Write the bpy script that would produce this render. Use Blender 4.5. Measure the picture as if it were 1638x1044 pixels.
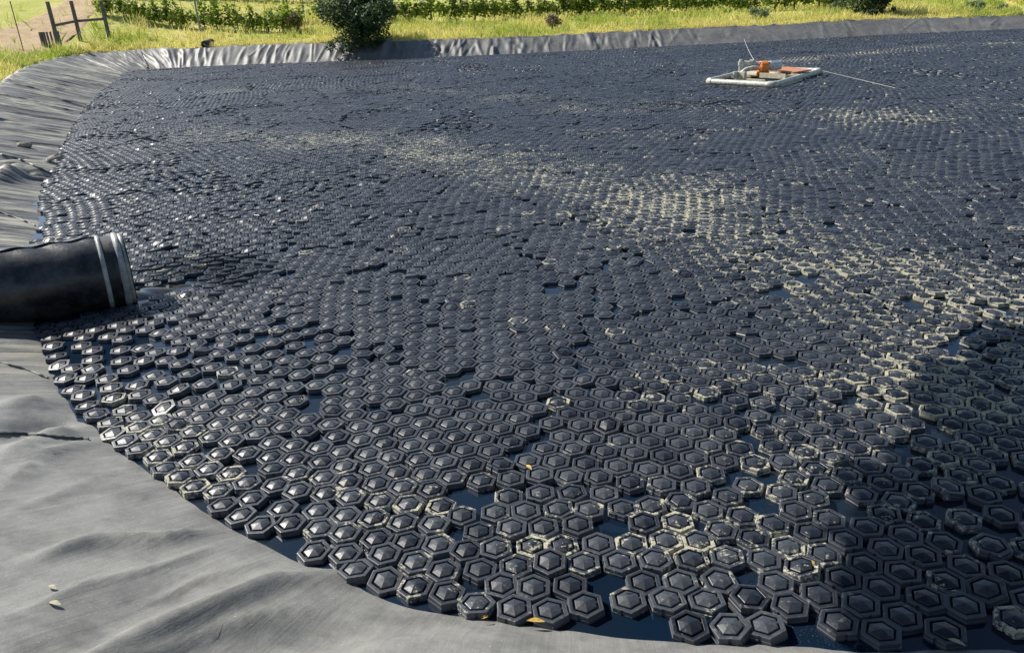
import bpy, math, random
import numpy as np
from mathutils import Vector, Matrix
from mathutils.bvhtree import BVHTree
from mathutils.kdtree import KDTree
R = math.radians
rng = np.random.default_rng(7)
random.seed(7)
scene = bpy.context.scene
for o in list(bpy.data.objects): bpy.data.objects.remove(o)
COL = scene.collection

# ------------------------------------------------------------------ camera, sky, sun, exposure
CAMH, PITCH, ROLL, FPX = 2.24, R(22.6), R(3.0), 1250.0
FW = Vector((0, math.cos(PITCH), -math.sin(PITCH)))
UP0 = Vector((0, math.sin(PITCH), math.cos(PITCH)))
CU = UP0 * math.cos(ROLL) + Vector((1, 0, 0)) * math.sin(ROLL)
CX = Vector((1, 0, 0)) * math.cos(ROLL) - UP0 * math.sin(ROLL)
cam = bpy.data.cameras.new('camera')
cam.sensor_width = 36.0
cam.lens = FPX / 1638 * 36
cam.clip_start = 0.05; cam.clip_end = 3000
camo = bpy.data.objects.new('camera', cam); COL.objects.link(camo)
camo.matrix_world = Matrix(((CX.x, CU.x, -FW.x, 0), (CX.y, CU.y, -FW.y, 0), (CX.z, CU.z, -FW.z, CAMH), (0, 0, 0, 1)))
scene.camera = camo

SUN_EL = R(40)
SUN_H = Vector((-0.82, 0.57, 0)).normalized()          # horizontal direction towards the sun
SUN = Vector((SUN_H.x * math.cos(SUN_EL), SUN_H.y * math.cos(SUN_EL), math.sin(SUN_EL)))
w = bpy.data.worlds.new('World'); scene.world = w; w.use_nodes = True
nt = w.node_tree
sky = nt.nodes.new('ShaderNodeTexSky'); sky.sky_type = 'NISHITA'; sky.sun_disc = False
sky.sun_elevation = SUN_EL; sky.sun_rotation = math.atan2(SUN_H.x, SUN_H.y)
sky.air_density = 1.0; sky.dust_density = 0.6; sky.ozone_density = 1.5
nt.nodes['Background'].inputs['Strength'].default_value = 0.085
nt.links.new(sky.outputs[0], nt.nodes['Background'].inputs[0])
sl = bpy.data.lights.new('sun', 'SUN'); sl.energy = 4.9; sl.angle = R(0.55); sl.color = (1, 0.955, 0.88)
so = bpy.data.objects.new('sun', sl); COL.objects.link(so)
so.rotation_euler = SUN.to_track_quat('Z', 'Y').to_euler()
scene.view_settings.view_transform = 'Standard'; scene.view_settings.look = 'None'
scene.view_settings.exposure = 0.58; scene.view_settings.gamma = 1

# ------------------------------------------------------------------ helpers
def ray(px, py):
    return FW + CX * ((px - 819) / FPX) - CU * ((py - 522) / FPX)
def at(px, py, z=0.0):
    d = ray(px, py); k = (z - CAMH) / d.z
    return Vector((d.x * k, d.y * k, z))
def proj(p):
    p = np.atleast_2d(np.asarray(p, float)) - np.array([0, 0, CAMH])
    c = p @ np.array(FW)
    return np.stack([819 + FPX * (p @ np.array(CX)) / c, 522 - FPX * (p @ np.array(CU)) / c, c], 1)

def mesh_np(name, V, faces_list, mat=None, smooth=False, attrs=None, uv=None):
    """faces_list: list of (n,k) int arrays; attrs: {name: per-vertex floats}"""
    me = bpy.data.meshes.new(name)
    V = np.asarray(V, np.float32)
    me.vertices.add(len(V)); me.vertices.foreach_set('co', V.ravel())
    loops = np.concatenate([f.ravel() for f in faces_list]).astype(np.int32)
    tot = np.concatenate([np.full(len(f), f.shape[1]) for f in faces_list]).astype(np.int32)
    st = np.concatenate([[0], np.cumsum(tot)[:-1]]).astype(np.int32)
    me.loops.add(len(loops)); me.loops.foreach_set('vertex_index', loops)
    me.polygons.add(len(tot)); me.polygons.foreach_set('loop_start', st); me.polygons.foreach_set('loop_total', tot)
    me.polygons.foreach_set('use_smooth', np.full(len(tot), bool(smooth)))
    if uv is not None:
        l = me.uv_layers.new(name='uv'); l.data.foreach_set('uv', np.asarray(uv, np.float32)[loops].ravel())
    for k, a in (attrs or {}).items():
        at_ = me.attributes.new(k, 'FLOAT', 'POINT'); at_.data.foreach_set('value', np.asarray(a, np.float32))
    me.update(calc_edges=True); me.validate()
    if mat: me.materials.append(mat)
    return me
def link(name, me, parent=None, loc=None):
    o = bpy.data.objects.new(name, me); COL.objects.link(o)
    if parent: o.parent = parent
    if loc is not None: o.location = loc
    return o
def tag(o, label=None, cat=None, group=None, kind=None):
    if label: o['label'] = label
    if cat: o['category'] = cat
    if group: o['group'] = group
    if kind: o['kind'] = kind
    return o
def empty(name, loc, rz=0.0):
    o = bpy.data.objects.new(name, None); COL.objects.link(o)
    o.empty_display_size = 0.1; o.location = loc; o.rotation_euler = (0, 0, rz)
    return o

class MB:
    def __init__(s): s.v = []; s.f = []
    def add(s, vs, fs):
        b = len(s.v); s.v += [tuple(v) for v in vs]; s.f += [tuple(i + b for i in f) for f in fs]
    def box(s, c, size, rot=None, bev=0.0):
        x, y, z = [q / 2 for q in size]; b = min(bev, x * .4, y * .4, z * .4)
        M = rot or Matrix.Identity(3); c = Vector(c)
        pts = []
        if b <= 0:
            pts = [(sx * x, sy * y, sz * z) for sz in (-1, 1) for sy in (-1, 1) for sx in (-1, 1)]
            fs = [(0, 2, 3, 1), (4, 5, 7, 6), (0, 1, 5, 4), (2, 6, 7, 3), (0, 4, 6, 2), (1, 3, 7, 5)]
        else:
            def ringr(z_, i):
                return [(x - i, y - b, z_), (x - b, y - i, z_), (-x + b, y - i, z_), (-x + i, y - b, z_),
                        (-x + i, -y + b, z_), (-x + b, -y + i, z_), (x - b, -y + i, z_), (x - i, -y + b, z_)]
            pts = ringr(-z, b) + ringr(-z + b, 0) + ringr(z - b, 0) + ringr(z, b)
            fs = [tuple(range(7, -1, -1)), tuple(range(24, 32))]
            for r_ in range(3):
                for k in range(8):
                    fs.append((r_ * 8 + k, r_ * 8 + (k + 1) % 8, r_ * 8 + 8 + (k + 1) % 8, r_ * 8 + 8 + k))
        s.add([c + M @ Vector(p) for p in pts], fs)
    def tube(s, pts, rad, n=10, caps=True):
        pts = [Vector(p) for p in pts]; rads = rad if hasattr(rad, '__len__') else [rad] * len(pts)
        rings = []; prev = None
        for i, p in enumerate(pts):
            t = (pts[min(i + 1, len(pts) - 1)] - pts[max(i - 1, 0)]).normalized()
            if prev is None:
                a = Vector((0, 0, 1)) if abs(t.z) < .9 else Vector((1, 0, 0)); prev = t.cross(a).normalized()
            u = (prev - t * prev.dot(t)).normalized(); v = t.cross(u); prev = u
            rings.append([p + (u * math.cos(2 * math.pi * k / n) + v * math.sin(2 * math.pi * k / n)) * rads[i] for k in range(n)])
        vs = [q for r_ in rings for q in r_]; fs = []
        for i in range(len(rings) - 1):
            for k in range(n):
                a = i * n + k; b = i * n + (k + 1) % n
                fs.append((a, b, b + n, a + n))
        if caps:
            fs.append(tuple(range(n - 1, -1, -1))); fs.append(tuple(range(len(vs) - n, len(vs))))
        s.add(vs, fs)
    def build(s, name, mat, parent=None, smooth=False, loc=None):
        me = bpy.data.meshes.new(name); me.from_pydata(s.v, [], s.f); me.materials.append(mat)
        me.polygons.foreach_set('use_smooth', np.full(len(me.polygons), bool(smooth)))
        if smooth:
            try: me.set_sharp_from_angle(angle=R(42))
            except Exception: pass
        me.update()
        return link(name, me, parent, loc)

# ------------------------------------------------------------------ materials
class NT:
    def __init__(s, name):
        s.m = bpy.data.materials.new(name); s.m.use_nodes = True; s.t = s.m.node_tree
        s.b = s.t.nodes['Principled BSDF']; s.out = s.t.nodes['Material Output']
    def n(s, typ, **kw):
        nd = s.t.nodes.new('ShaderNode' + typ)
        for k, v in kw.items():
            if k in nd.inputs: s.set(nd.inputs[k], v)
            else: setattr(nd, k, v)
        return nd
    def set(s, inp, v):
        if isinstance(v, bpy.types.NodeSocket): s.t.links.new(v, inp)
        else: inp.default_value = v
    def math(s, op, a, b=0.5, clamp=False):
        nd = s.t.nodes.new('ShaderNodeMath'); nd.operation = op; nd.use_clamp = clamp
        s.set(nd.inputs[0], a); s.set(nd.inputs[1], b); return nd.outputs[0]
    def mix(s, f, a, b):
        nd = s.t.nodes.new('ShaderNodeMix'); nd.data_type = 'RGBA'
        s.set(nd.inputs[0], f)
        s.set(nd.inputs[6], (*a, 1) if isinstance(a, tuple) else a); s.set(nd.inputs[7], (*b, 1) if isinstance(b, tuple) else b)
        return nd.outputs[2]
    def noise(s, vec, scale, detail=4, rough=.55):
        nd = s.t.nodes.new('ShaderNodeTexNoise'); nd.inputs['Scale'].default_value = scale
        nd.inputs['Detail'].default_value = detail; nd.inputs['Roughness'].default_value = rough
        if vec is not None: s.t.links.new(vec, nd.inputs['Vector'])
        return nd.outputs['Fac']
    def ramp(s, f, a, b):          # smooth threshold
        nd = s.t.nodes.new('ShaderNodeMapRange'); nd.interpolation_type = 'SMOOTHSTEP'
        s.set(nd.inputs[0], f); nd.inputs[1].default_value = a; nd.inputs[2].default_value = b
        return nd.outputs[0]
    def pos(s): return s.n('NewGeometry').outputs['Position']
    def obj(s): return s.n('TexCoord').outputs['Object']
    def attr(s, name):
        nd = s.t.nodes.new('ShaderNodeAttribute'); nd.attribute_name = name; return nd.outputs['Fac']
    def scale(s, vec, sc):
        nd = s.t.nodes.new('ShaderNodeMapping'); nd.inputs['Scale'].default_value = sc; s.t.links.new(vec, nd.inputs[0]); return nd.outputs[0]
    def bump(s, h, strength, dist):
        nd = s.t.nodes.new('ShaderNodeBump'); nd.inputs['Strength'].default_value = strength
        nd.inputs['Distance'].default_value = dist; s.t.links.new(h, nd.inputs['Height'])
        s.t.links.new(nd.outputs[0], s.b.inputs['Normal'])
    def done(s, col=None, rough=None, spec=None, metal=None):
        if col is not None: s.set(s.b.inputs['Base Color'], (*col, 1) if isinstance(col, tuple) else col)
        if rough is not None: s.set(s.b.inputs['Roughness'], rough)
        if spec is not None: s.b.inputs['Specular IOR Level'].default_value = spec
        if metal is not None: s.b.inputs['Metallic'].default_value = metal
        return s.m

def simple(name, a, b, sc=8, rough=.6, spec=.4, metal=0, bump=0.0, stretch=(1, 1, 1)):
    m = NT(name); v = m.scale(m.obj(), stretch); f = m.noise(v, sc, 5)
    if bump: m.bump(f, .6, bump)
    return m.done(m.mix(m.ramp(f, .3, .7), a, b), rough, spec, metal)

def tile_material():
    m = NT('black_tile_plastic'); p = m.pos()
    edge = m.attr('edge'); scum = m.attr('scum'); rnd = m.attr('rnd')
    n1 = m.noise(p, 55, 5, .65); n2 = m.noise(p, 16, 3); n3 = m.noise(p, 220, 3, .6)
    base = m.mix(rnd, (.009, .012, .020), (.036, .041, .052))
    dust = m.ramp(m.math('ADD', m.math('MULTIPLY', n1, .6), m.math('MULTIPLY', n2, .5)), .5, .78)
    base = m.mix(m.math('MULTIPLY', m.math('MULTIPLY', dust, rnd), .6), base, (.10, .105, .10))
    wet = m.attr('wet'); base = m.mix(m.math('MULTIPLY', wet, .8), base, (.004, .004, .005))
    wear = m.ramp(m.math('ADD', edge, m.math('MULTIPLY', n1, .5)), .8, 1.25)
    base = m.mix(m.math('MULTIPLY', wear, .55), base, (.10, .105, .115))
    drop = m.ramp(m.noise(p, 38, 3, .5), .735, .76)
    base = m.mix(m.math('MULTIPLY', drop, .7), base, (.42, .42, .38))
    # pale dried scum: at the edges, patchy
    k = m.math('ADD', m.math('MULTIPLY', scum, m.math('ADD', m.math('MULTIPLY', edge, .5), .22)),
               m.math('MULTIPLY', m.math('SUBTRACT', n2, .5), 1.8))
    k = m.math('ADD', k, m.math('MULTIPLY', m.math('SUBTRACT', n1, .5), 1.7))
    mask = m.math('MULTIPLY', m.ramp(k, .38, .66), m.ramp(scum, .08, .25), True)
    scol = m.mix(m.ramp(n3, .35, .65), (.26, .24, .16), (.52, .50, .39))
    col = m.mix(mask, base, scol)
    rough = m.math('ADD', m.math('SUBTRACT', m.math('MULTIPLY', mask, .4), m.math('MULTIPLY', wet, .15)), m.math('ADD', m.math('MULTIPLY', n1, .32), .26))
    m.bump(m.math('ADD', n3, m.math('MULTIPLY', mask, 1.5)), .25, .0012)
    out = m.done(col, rough, .55)
    m.set(m.b.inputs['Specular IOR Level'], m.math('SUBTRACT', .5, m.math('MULTIPLY', wet, .42)))
    return out
TILE = tile_material()

def water_material():
    m = NT('dark_pond_water'); p = m.pos()
    n = m.noise(p, 7, 3); m.bump(n, .10, .006)
    speck = m.ramp(m.noise(p, 150, 3, .8), .62, .70)
    n2 = m.noise(p, 1.4, 2)
    speck = m.math('MULTIPLY', speck, m.ramp(n2, .45, .65))
    col = m.mix(m.ramp(m.noise(p, .8, 3), .35, .7), (.004, .012, .028), (.010, .016, .022))
    col = m.mix(speck, col, (.22, .22, .15))
    m.b.inputs['IOR'].default_value = 1.33
    return m.done(col, m.math('ADD', m.math('MULTIPLY', speck, .6), .03), .5)
WATER = water_material()

def liner_material():
    m = NT('grey_pond_liner'); uv = m.n('UVMap').outputs[0]; p = m.pos(); kind = m.attr('streaky')
    s1 = m.noise(m.scale(uv, (8.0, .35, 1)), 1.0, 6, .6)
    s2 = m.noise(m.scale(uv, (1.3, .5, 1)), 1.0, 4, .6)
    s3 = m.noise(m.scale(uv, (22.0, .6, 1)), 1.0, 3, .6)
    b1 = m.noise(p, 1.3, 5, .6); b2 = m.noise(p, 9, 6, .7); b3 = m.noise(p, 120, 2, .7)
    base = m.mix(m.ramp(b1, .3, .7), (.070, .070, .069), (.125, .122, .114))
    sun_and_dust = m.math('MULTIPLY', m.attr('sun_and_dust'), m.ramp(m.noise(p, 3.1, 6, .7), .2, .75))  # paints in the near bank's sunward brightness, with a little mottled dust
    base = m.mix(m.math('MULTIPLY', sun_and_dust, .8), base, (.29, .285, .265))
    base = m.mix(m.math('MULTIPLY', m.ramp(b2, .45, .75), .45), base, (.20, .205, .195))
    dark = m.math('MULTIPLY', kind, m.ramp(s1, .48, .60))
    base = m.mix(m.math('MULTIPLY', dark, .85), base, (.04, .044, .055))
    pale = m.math('MULTIPLY', kind, m.ramp(m.math('ADD', m.math('MULTIPLY', s2, .6), m.math('MULTIPLY', s3, .45)), .50, .60))
    base = m.mix(m.math('MULTIPLY', pale, .85), base, (.37, .355, .27))
    scr = m.ramp(m.noise(m.scale(p, (14, 60, 8)), 1, 4, .75), .62, .72)
    base = m.mix(m.math('MULTIPLY', scr, .3), base, (.06, .06, .058))
    stn = m.ramp(m.noise(m.scale(p, (1.5, 3.5, 2)), 1.3, 6, .72), .52, .70)
    base = m.mix(m.math('MULTIPLY', stn, .35), base, (.085, .085, .082))
    sp = m.ramp(b3, .66, .74)
    base = m.mix(m.math('MULTIPLY', sp, .7), base, (.5, .49, .43))
    sp2 = m.ramp(m.noise(p, 26, 4, .8), .68, .76)
    base = m.mix(m.math('MULTIPLY', sp2, .4), base, (.05, .05, .045))
    m.bump(m.math('ADD', m.math('MULTIPLY', b2, .6), m.math('ADD', m.math('MULTIPLY', s1, 1.4), m.math('MULTIPLY', b3, .08))), .35, .02)
    return m.done(base, m.math('ADD', m.math('MULTIPLY', b2, .25), .46), .35)
LINER = liner_material()

def leafmat(name, a, b, trans=.35, rough=.55):
    m = NT(name); t = m.attr('tint')
    col = m.mix(t, a, b)
    m.set(m.b.inputs['Base Color'], col); m.b.inputs['Roughness'].default_value = rough; m.b.inputs['Specular IOR Level'].default_value = .35
    tr = m.t.nodes.new('ShaderNodeBsdfTranslucent'); m.t.links.new(col, tr.inputs[0])
    mx = m.t.nodes.new('ShaderNodeMixShader'); mx.inputs[0].default_value = trans
    m.t.links.new(m.b.outputs[0], mx.inputs[1]); m.t.links.new(tr.outputs[0], mx.inputs[2]); m.t.links.new(mx.outputs[0], m.out.inputs[0])
    return m.m
BUSHM = leafmat('dark_bush_leaves', (.025, .055, .018), (.11, .16, .06), .25)
VINEM = leafmat('vine_leaves', (.07, .13, .02), (.42, .52, .08), .35)
GRASSM = leafmat('grass_blades', (.36, .46, .06), (.78, .70, .26), .35)
DRYM = leafmat('dry_weed', (.16, .11, .07), (.30, .24, .15), .2)
PALEM = leafmat('pale_weed', (.10, .15, .07), (.24, .29, .17), .25)
TREEM = leafmat('tree_leaves', (.03, .06, .02), (.07, .12, .035), .05)
BARK = simple('bark', (.06, .045, .035), (.14, .11, .085), 30, .9, .2, bump=.01, stretch=(1, 1, .2))
WOODG = simple('weathered_grey_wood', (.075, .075, .08), (.17, .165, .16), 20, .85, .2, bump=.004, stretch=(1, 1, .15))
RUST = simple('rusty_steel', (.07, .035, .022), (.15, .08, .05), 25, .8, .3)
GALV = simple('galvanised_pipe', (.18, .19, .20), (.30, .30, .30), 12, .6, .4, 0)
PVC = simple('weathered_white_pvc', (.30, .29, .23), (.58, .57, .50), 14, .45, .5, bump=.001)
PLANK = simple('pale_plywood', (.42, .38, .26), (.56, .52, .38), 18, .75, .3, stretch=(1, .2, 1))
REDPLY = simple('orange_brown_board', (.42, .17, .09), (.55, .26, .14), 15, .7, .3)
ORANGE = simple('orange_paint', (.72, .20, .03), (.85, .28, .05), 14, .4, .5)
MOTOR = simple('grey_motor_metal', (.42, .45, .46), (.58, .60, .60), 20, .5, .4, 0)
BLACKP = simple('black_pipe_plastic', (.012, .012, .013), (.03, .03, .032), 18, .5, .5)
STRAP = simple('pale_strap', (.20, .20, .19), (.44, .44, .40), 9, .5, .5, 0, bump=.002)
ROPE = simple('pale_rope', (.45, .44, .38), (.6, .58, .5), 60, .8, .2)
LEAFY = simple('yellow_leaf', (.38, .23, .04), (.58, .42, .10), 60, .55, .4)
LEAFP = simple('pale_dry_leaf', (.30, .27, .18), (.46, .42, .30), 60, .7, .3)
def sleeve_material():
    m = NT('black_rubber_sleeve'); p = m.obj()
    n1 = m.noise(p, 7, 5, .65); n2 = m.noise(p, 40, 4, .7)
    base = m.mix(m.ramp(n1, .35, .7), (.012, .012, .013), (.055, .054, .052))
    up = m.n('NewGeometry').outputs['Normal']
    base = m.mix(m.math('MULTIPLY', m.ramp(n2, .6, .75), .35), base, (.24, .23, .21))
    m.bump(m.math('ADD', n1, m.math('MULTIPLY', n2, .15)), .3, .015)
    return m.done(base, m.math('ADD', m.math('MULTIPLY', n2, .2), .20), .5)
SLEEVE = sleeve_material()
def terrain_material():
    m = NT('dry_grass_ground'); p = m.pos()
    n1 = m.noise(p, .25, 5, .6); n2 = m.noise(p, 2.2, 5, .65); n3 = m.noise(p, 14, 4, .7)
    c = m.mix(m.ramp(n1, .35, .65), (.42, .44, .09), (.62, .54, .21))
    c = m.mix(m.math('MULTIPLY', m.ramp(n2, .5, .72), .7), c, (.60, .48, .26))
    c = m.mix(m.math('MULTIPLY', m.ramp(n3, .45, .75), .4), c, (.28, .33, .07))
    m.bump(m.math('ADD', n2, n3), .8, .08)
    return m.done(c, .95, .1)
TERR = terrain_material()
def dirt_material():
    m = NT('bare_dirt'); p = m.pos()
    n2 = m.noise(p, 1.2, 5, .65); n3 = m.noise(m.scale(p, (1, .4, 1)), 9, 5, .7)
    c = m.mix(m.ramp(n2, .3, .7), (.42, .30, .17), (.54, .41, .25))
    c = m.mix(m.math('MULTIPLY', m.ramp(n3, .48, .7), .5), c, (.30, .20, .12))
    m.bump(n3, .8, .06)
    return m.done(c, .95, .1)
DIRT = dirt_material()

# ------------------------------------------------------------------ basin: liner, water, terrain
SC = 0.7
WT = [  # (water edge x,y)  (bank top x,y,z), before scaling
 ((48,51.5),(48.5,53.9,.7)),((33,51.5),(33.9,53.8,.7)),((26.5,52.5),(27,55,.85)),((21.5,52.4),(22,54.9,.9)),
 ((16.7,52.2),(17,54.6,.9)),((10.6,52.6),(10.8,55,.94)),((6.3,52.7),(6.5,55.1,.94)),((.9,53),(1,55.4,.93)),
 ((-5.8,54),(-5.6,56.4,1.03)),((-10,54.8),(-9.9,57.3,1.1)),((-17.4,56.6),(-17.3,59.2,1.17)),((-21.5,57.2),(-22,59.8,1.18)),
 ((-24.0,57.2),(-26.3,60.2,1.2)),((-24.9,55.3),(-28.8,58.2,1.2)),((-23.3,50.8),(-27.6,50.4,1.13)),((-20.1,41.5),(-23.8,41,1.07)),
 ((-16.9,33.1),(-19.9,32.2,.97)),((-14.3,26.8),(-17.8,25.4,1.0)),((-11.7,20.8),(-15.3,19.1,1.1)),((-9.9,16.8),(-13.5,14.9,1.2)),
 ((-8.3,13.6),(-12,11.4,1.3)),((-7.2,11.4),(-10.9,9.2,1.35)),((-6.0,9.3),(-9.6,7,1.4)),((-5.1,7.8),(-8.6,5.4,1.45)),
 ((-4.35,6.7),(-7.7,4,1.5)),((-3.6,5.85),(-6.7,2.7,1.5)),((-2.75,5.05),(-5.5,1.6,1.55)),((-2.1,4.5),(-4.4,.8,1.6)),
 ((-1.35,3.95),(-3,.3,1.6)),((-.5,3.5),(-1.3,0,1.6)),((.5,3.23),(.4,-.3,1.6)),((1.3,3.12),(1.3,-.5,1.6)),((2.5,3.0),(2.5,-.6,1.6)),
 ((8,2.8),(8,-.8,1.6)),((25,3),(25,-.6,1.6)),((48,4),(51,0,1.6)),((51,14),(54,14,1.3)),((51,28),(54,28,1.1)),((50.5,42),(53,43,.9))]
Wc = np.array([p[0] for p in WT]) * SC; Tc = np.array([p[1] for p in WT]) * SC
def catmull(P, sub):
    n = len(P); out = []
    for i in range(n):
        p0, p1, p2, p3 = P[i - 1], P[i], P[(i + 1) % n], P[(i + 2) % n]
        k = sub[i]; t = np.arange(k)[:, None] / k
        # centripetal-ish: damp tangents by segment length
        l1 = np.linalg.norm(p2 - p1); m1 = (p2 - p0) / (np.linalg.norm(p2 - p1) + np.linalg.norm(p1 - p0)) * l1
        m2 = (p3 - p1) / (np.linalg.norm(p3 - p2) + np.linalg.norm(p2 - p1)) * l1
        out.append((2 * t**3 - 3 * t**2 + 1) * p1 + (t**3 - 2 * t**2 + t) * m1 + (-2 * t**3 + 3 * t**2) * p2 + (t**3 - t**2) * m2)
    return np.concatenate(out)
seg = np.linalg.norm(np.roll(Wc, -1, 0) - Wc, axis=1)
nearn = np.linalg.norm(Wc, axis=1)
hidden = np.array([i >= 32 or i == 0 for i in range(len(Wc))])
sub = np.where(hidden, np.ceil(seg / 1.5), np.where(nearn < 8, np.ceil(seg / .022), np.where((np.arange(len(Wc)) >= 11) & (nearn < 60), np.ceil(seg / .022), np.ceil(seg / .045)))).astype(int)
sub = np.maximum(sub, 4)
Wd = catmull(Wc, sub); Td = catmull(Tc, sub)
hid = np.repeat(hidden, sub)
N = len(Wd)
S = np.concatenate([[0], np.cumsum(np.linalg.norm(np.diff(Wd, axis=0), axis=1))])
PER = S[-1] + np.linalg.norm(Wd[0] - Wd[-1])
# control-point arc positions, to know which stretch a vertex is in
sc_at = S[np.concatenate([[0], np.cumsum(sub)[:-1]])]
S_corner = sc_at[12]; S_left0 = sc_at[14]; S_near = sc_at[24]
U = np.concatenate([np.linspace(-.45, 0, 7)[:-1], np.linspace(0, 1, 44)])
nu = len(U)
def smooth_noise1(x, seed):
    r_ = np.random.default_rng(seed); n = 4096; v = r_.uniform(-1, 1, n)
    i = np.floor(x).astype(int); f = x - i; f = f * f * (3 - 2 * f)
    return v[i % n] * (1 - f) + v[(i + 1) % n] * f
def vnoise2(x, y, seed):
    r_ = np.random.default_rng(seed); n = 256; v = r_.uniform(-1, 1, (n, n))
    xi = np.floor(x).astype(int); yi = np.floor(y).astype(int); fx = x - xi; fy = y - yi
    fx = fx * fx * (3 - 2 * fx); fy = fy * fy * (3 - 2 * fy)
    a = v[xi % n, yi % n]; b = v[(xi + 1) % n, yi % n]; c = v[xi % n, (yi + 1) % n]; d = v[(xi + 1) % n, (yi + 1) % n]
    return (a * (1 - fx) + b * fx) * (1 - fy) + (c * (1 - fx) + d * fx) * fy
def fbm(x, y, seed, o=4):
    r_ = 0; a = 1; t = 0
    for k in range(o):
        r_ = r_ + a * vnoise2(x * 2**k + 13.7 * k, y * 2**k + 7.1 * k, seed + k); t += a; a *= .5
    return r_ / t

Sg = np.repeat(S[:, None], nu, 1); Ug = np.repeat(U[None], N, 0)
XY = Wd[:, None, :] * (1 - Ug[..., None]) + Td[:, None, :2] * Ug[..., None]
Z = Td[:, None, 2] * np.where(Ug > 0, Ug, Ug * 1.1)
far = (Sg < S_corner)
left = (Sg >= S_corner) & (Sg < S_near)
near = (Sg >= S_near) & (Sg < sc_at[33])
D = np.zeros_like(Z)
envU = np.clip((Ug + .25) / .3, 0, 1) * np.clip((1.08 - Ug) / .18, 0, 1)
r2 = np.random.default_rng(21)
def ridges(count, s0, s1, A, Wd_, slant, curve, mask):
    global D
    for i in range(count):
        s = r2.uniform(s0, s1); a = r2.uniform(*A) * (1 if r2.random() < .75 else -.7); wd = r2.uniform(*Wd_)
        sl_ = r2.normal(0, slant); cu = r2.normal(0, curve); u0 = r2.uniform(-.3, .5); ul = r2.uniform(.35, 1.1)
        idx = np.where((S > s - 2) & (S < s + 2))[0]
        if len(idx) == 0: continue
        q = (Sg[idx] - s - sl_ * (Ug[idx] - .5) - cu * np.sin(Ug[idx] * 4 + i)) / wd
        e = np.exp(-((Ug[idx] - (u0 + ul / 2)) / (ul * .6))**4)
        D[idx] += a * np.exp(-q * q) * e
# far bank: vertical folds; strong on the left two thirds, fewer right
ridges(240, sc_at[5], S_corner, (.018, .07), (.05, .15), .18, .07, far)
ridges(45, sc_at[1], sc_at[5], (.012, .03), (.06, .14), .45, .03, far)
# left bank: many fine folds running up the slope
ridges(900, S_corner - .5, S_near, (.006, .022), (.018, .055), .25, .05, left)
ridges(40, S_corner, S_near, (.03, .06), (.12, .35), .3, .1, left)
# near bank: gentle swells
ridges(10, S_near, sc_at[32], (.008, .02), (.1, .3), .5, .2, near)
D += np.where(near, .55, np.where(left, .7, .4)) * .03 * fbm(XY[..., 0] * 1.1, XY[..., 1] * 1.1, 50, 3)
D += .006 * fbm(XY[..., 0] * 6, XY[..., 1] * 6, 60, 3)
def world_ridge(px, zs, amp, wid):
    global D
    P = [at(a, b, z) for (a, b), z in zip(px, zs)]
    dm = np.full(Z.shape, 9.0); tt = np.zeros(Z.shape)
    sel = near | left
    for i in range(len(P) - 1):
        a = np.array(P[i][:2]); b = np.array(P[i + 1][:2]); ab = b - a
        t = np.clip(((XY - a) @ ab) / (ab @ ab), 0, 1)
        d = np.linalg.norm(XY - a - t[..., None] * ab, axis=-1)
        k = d < dm; dm = np.where(k, d, dm); tt = np.where(k, (i + t) / (len(P) - 1), tt)
    D += np.where(sel, amp * np.exp(-(dm / wid)**2) * np.clip(np.minimum(tt, 1 - tt) * 4 + .25, 0, 1), 0)
world_ridge([(-60, 1040), (60, 1000), (200, 962), (330, 930), (430, 905), (520, 915)], [.85, .72, .5, .35, .2, .05], .07, .075)
world_ridge([(-60, 930), (80, 925), (200, 905), (300, 870)], [.8, .65, .45, .3], -.045, .14)
world_ridge([(230, 1010), (330, 985), (470, 985), (620, 1000)], [.55, .45, .3, .12], -.05, .13)
world_ridge([(20, 790), (140, 800), (260, 838), (340, 850)], [.6, .4, .2, .05], .05, .05)
world_ridge([(560, 1040), (700, 1030), (900, 1035)], [.2, .12, .08], .03, .10)
world_ridge([(120, 1040), (260, 985), (400, 950), (560, 965)], [.6, .45, .3, .08], .02, .022)
world_ridge([(-20, 860), (120, 850), (250, 862), (340, 868)], [.7, .5, .3, .1], .018, .020)
world_ridge([(200, 905), (330, 880), (430, 895)], [.4, .25, .05], .016, .020)
world_ridge([(430, 1040), (560, 1005), (700, 1002)], [.35, .2, .05], .018, .020)
world_ridge([(-20, 745), (90, 742), (190, 745)], [.5, .3, .05], .014, .018)
world_ridge([(-20, 560), (30, 590), (75, 640)], [.5, .3, .05], .045, .10)
world_ridge([(-20, 620), (40, 645), (110, 665)], [.5, .25, .05], -.06, .10)
world_ridge([(-20, 655), (50, 660), (120, 690)], [.5, .25, .03], .05, .09)
world_ridge([(-20, 700), (60, 697), (146, 702)], [.5, .25, .03], .035, .03)
world_ridge([(-20, 256), (30, 262), (90, 282)], [.5, .25, .03], .17, .16)
world_ridge([(-20, 232), (40, 240), (100, 258)], [.5, .25, .03], -.13, .18)
D *= envU
D[hid] = 0
Zs = Z + D
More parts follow.
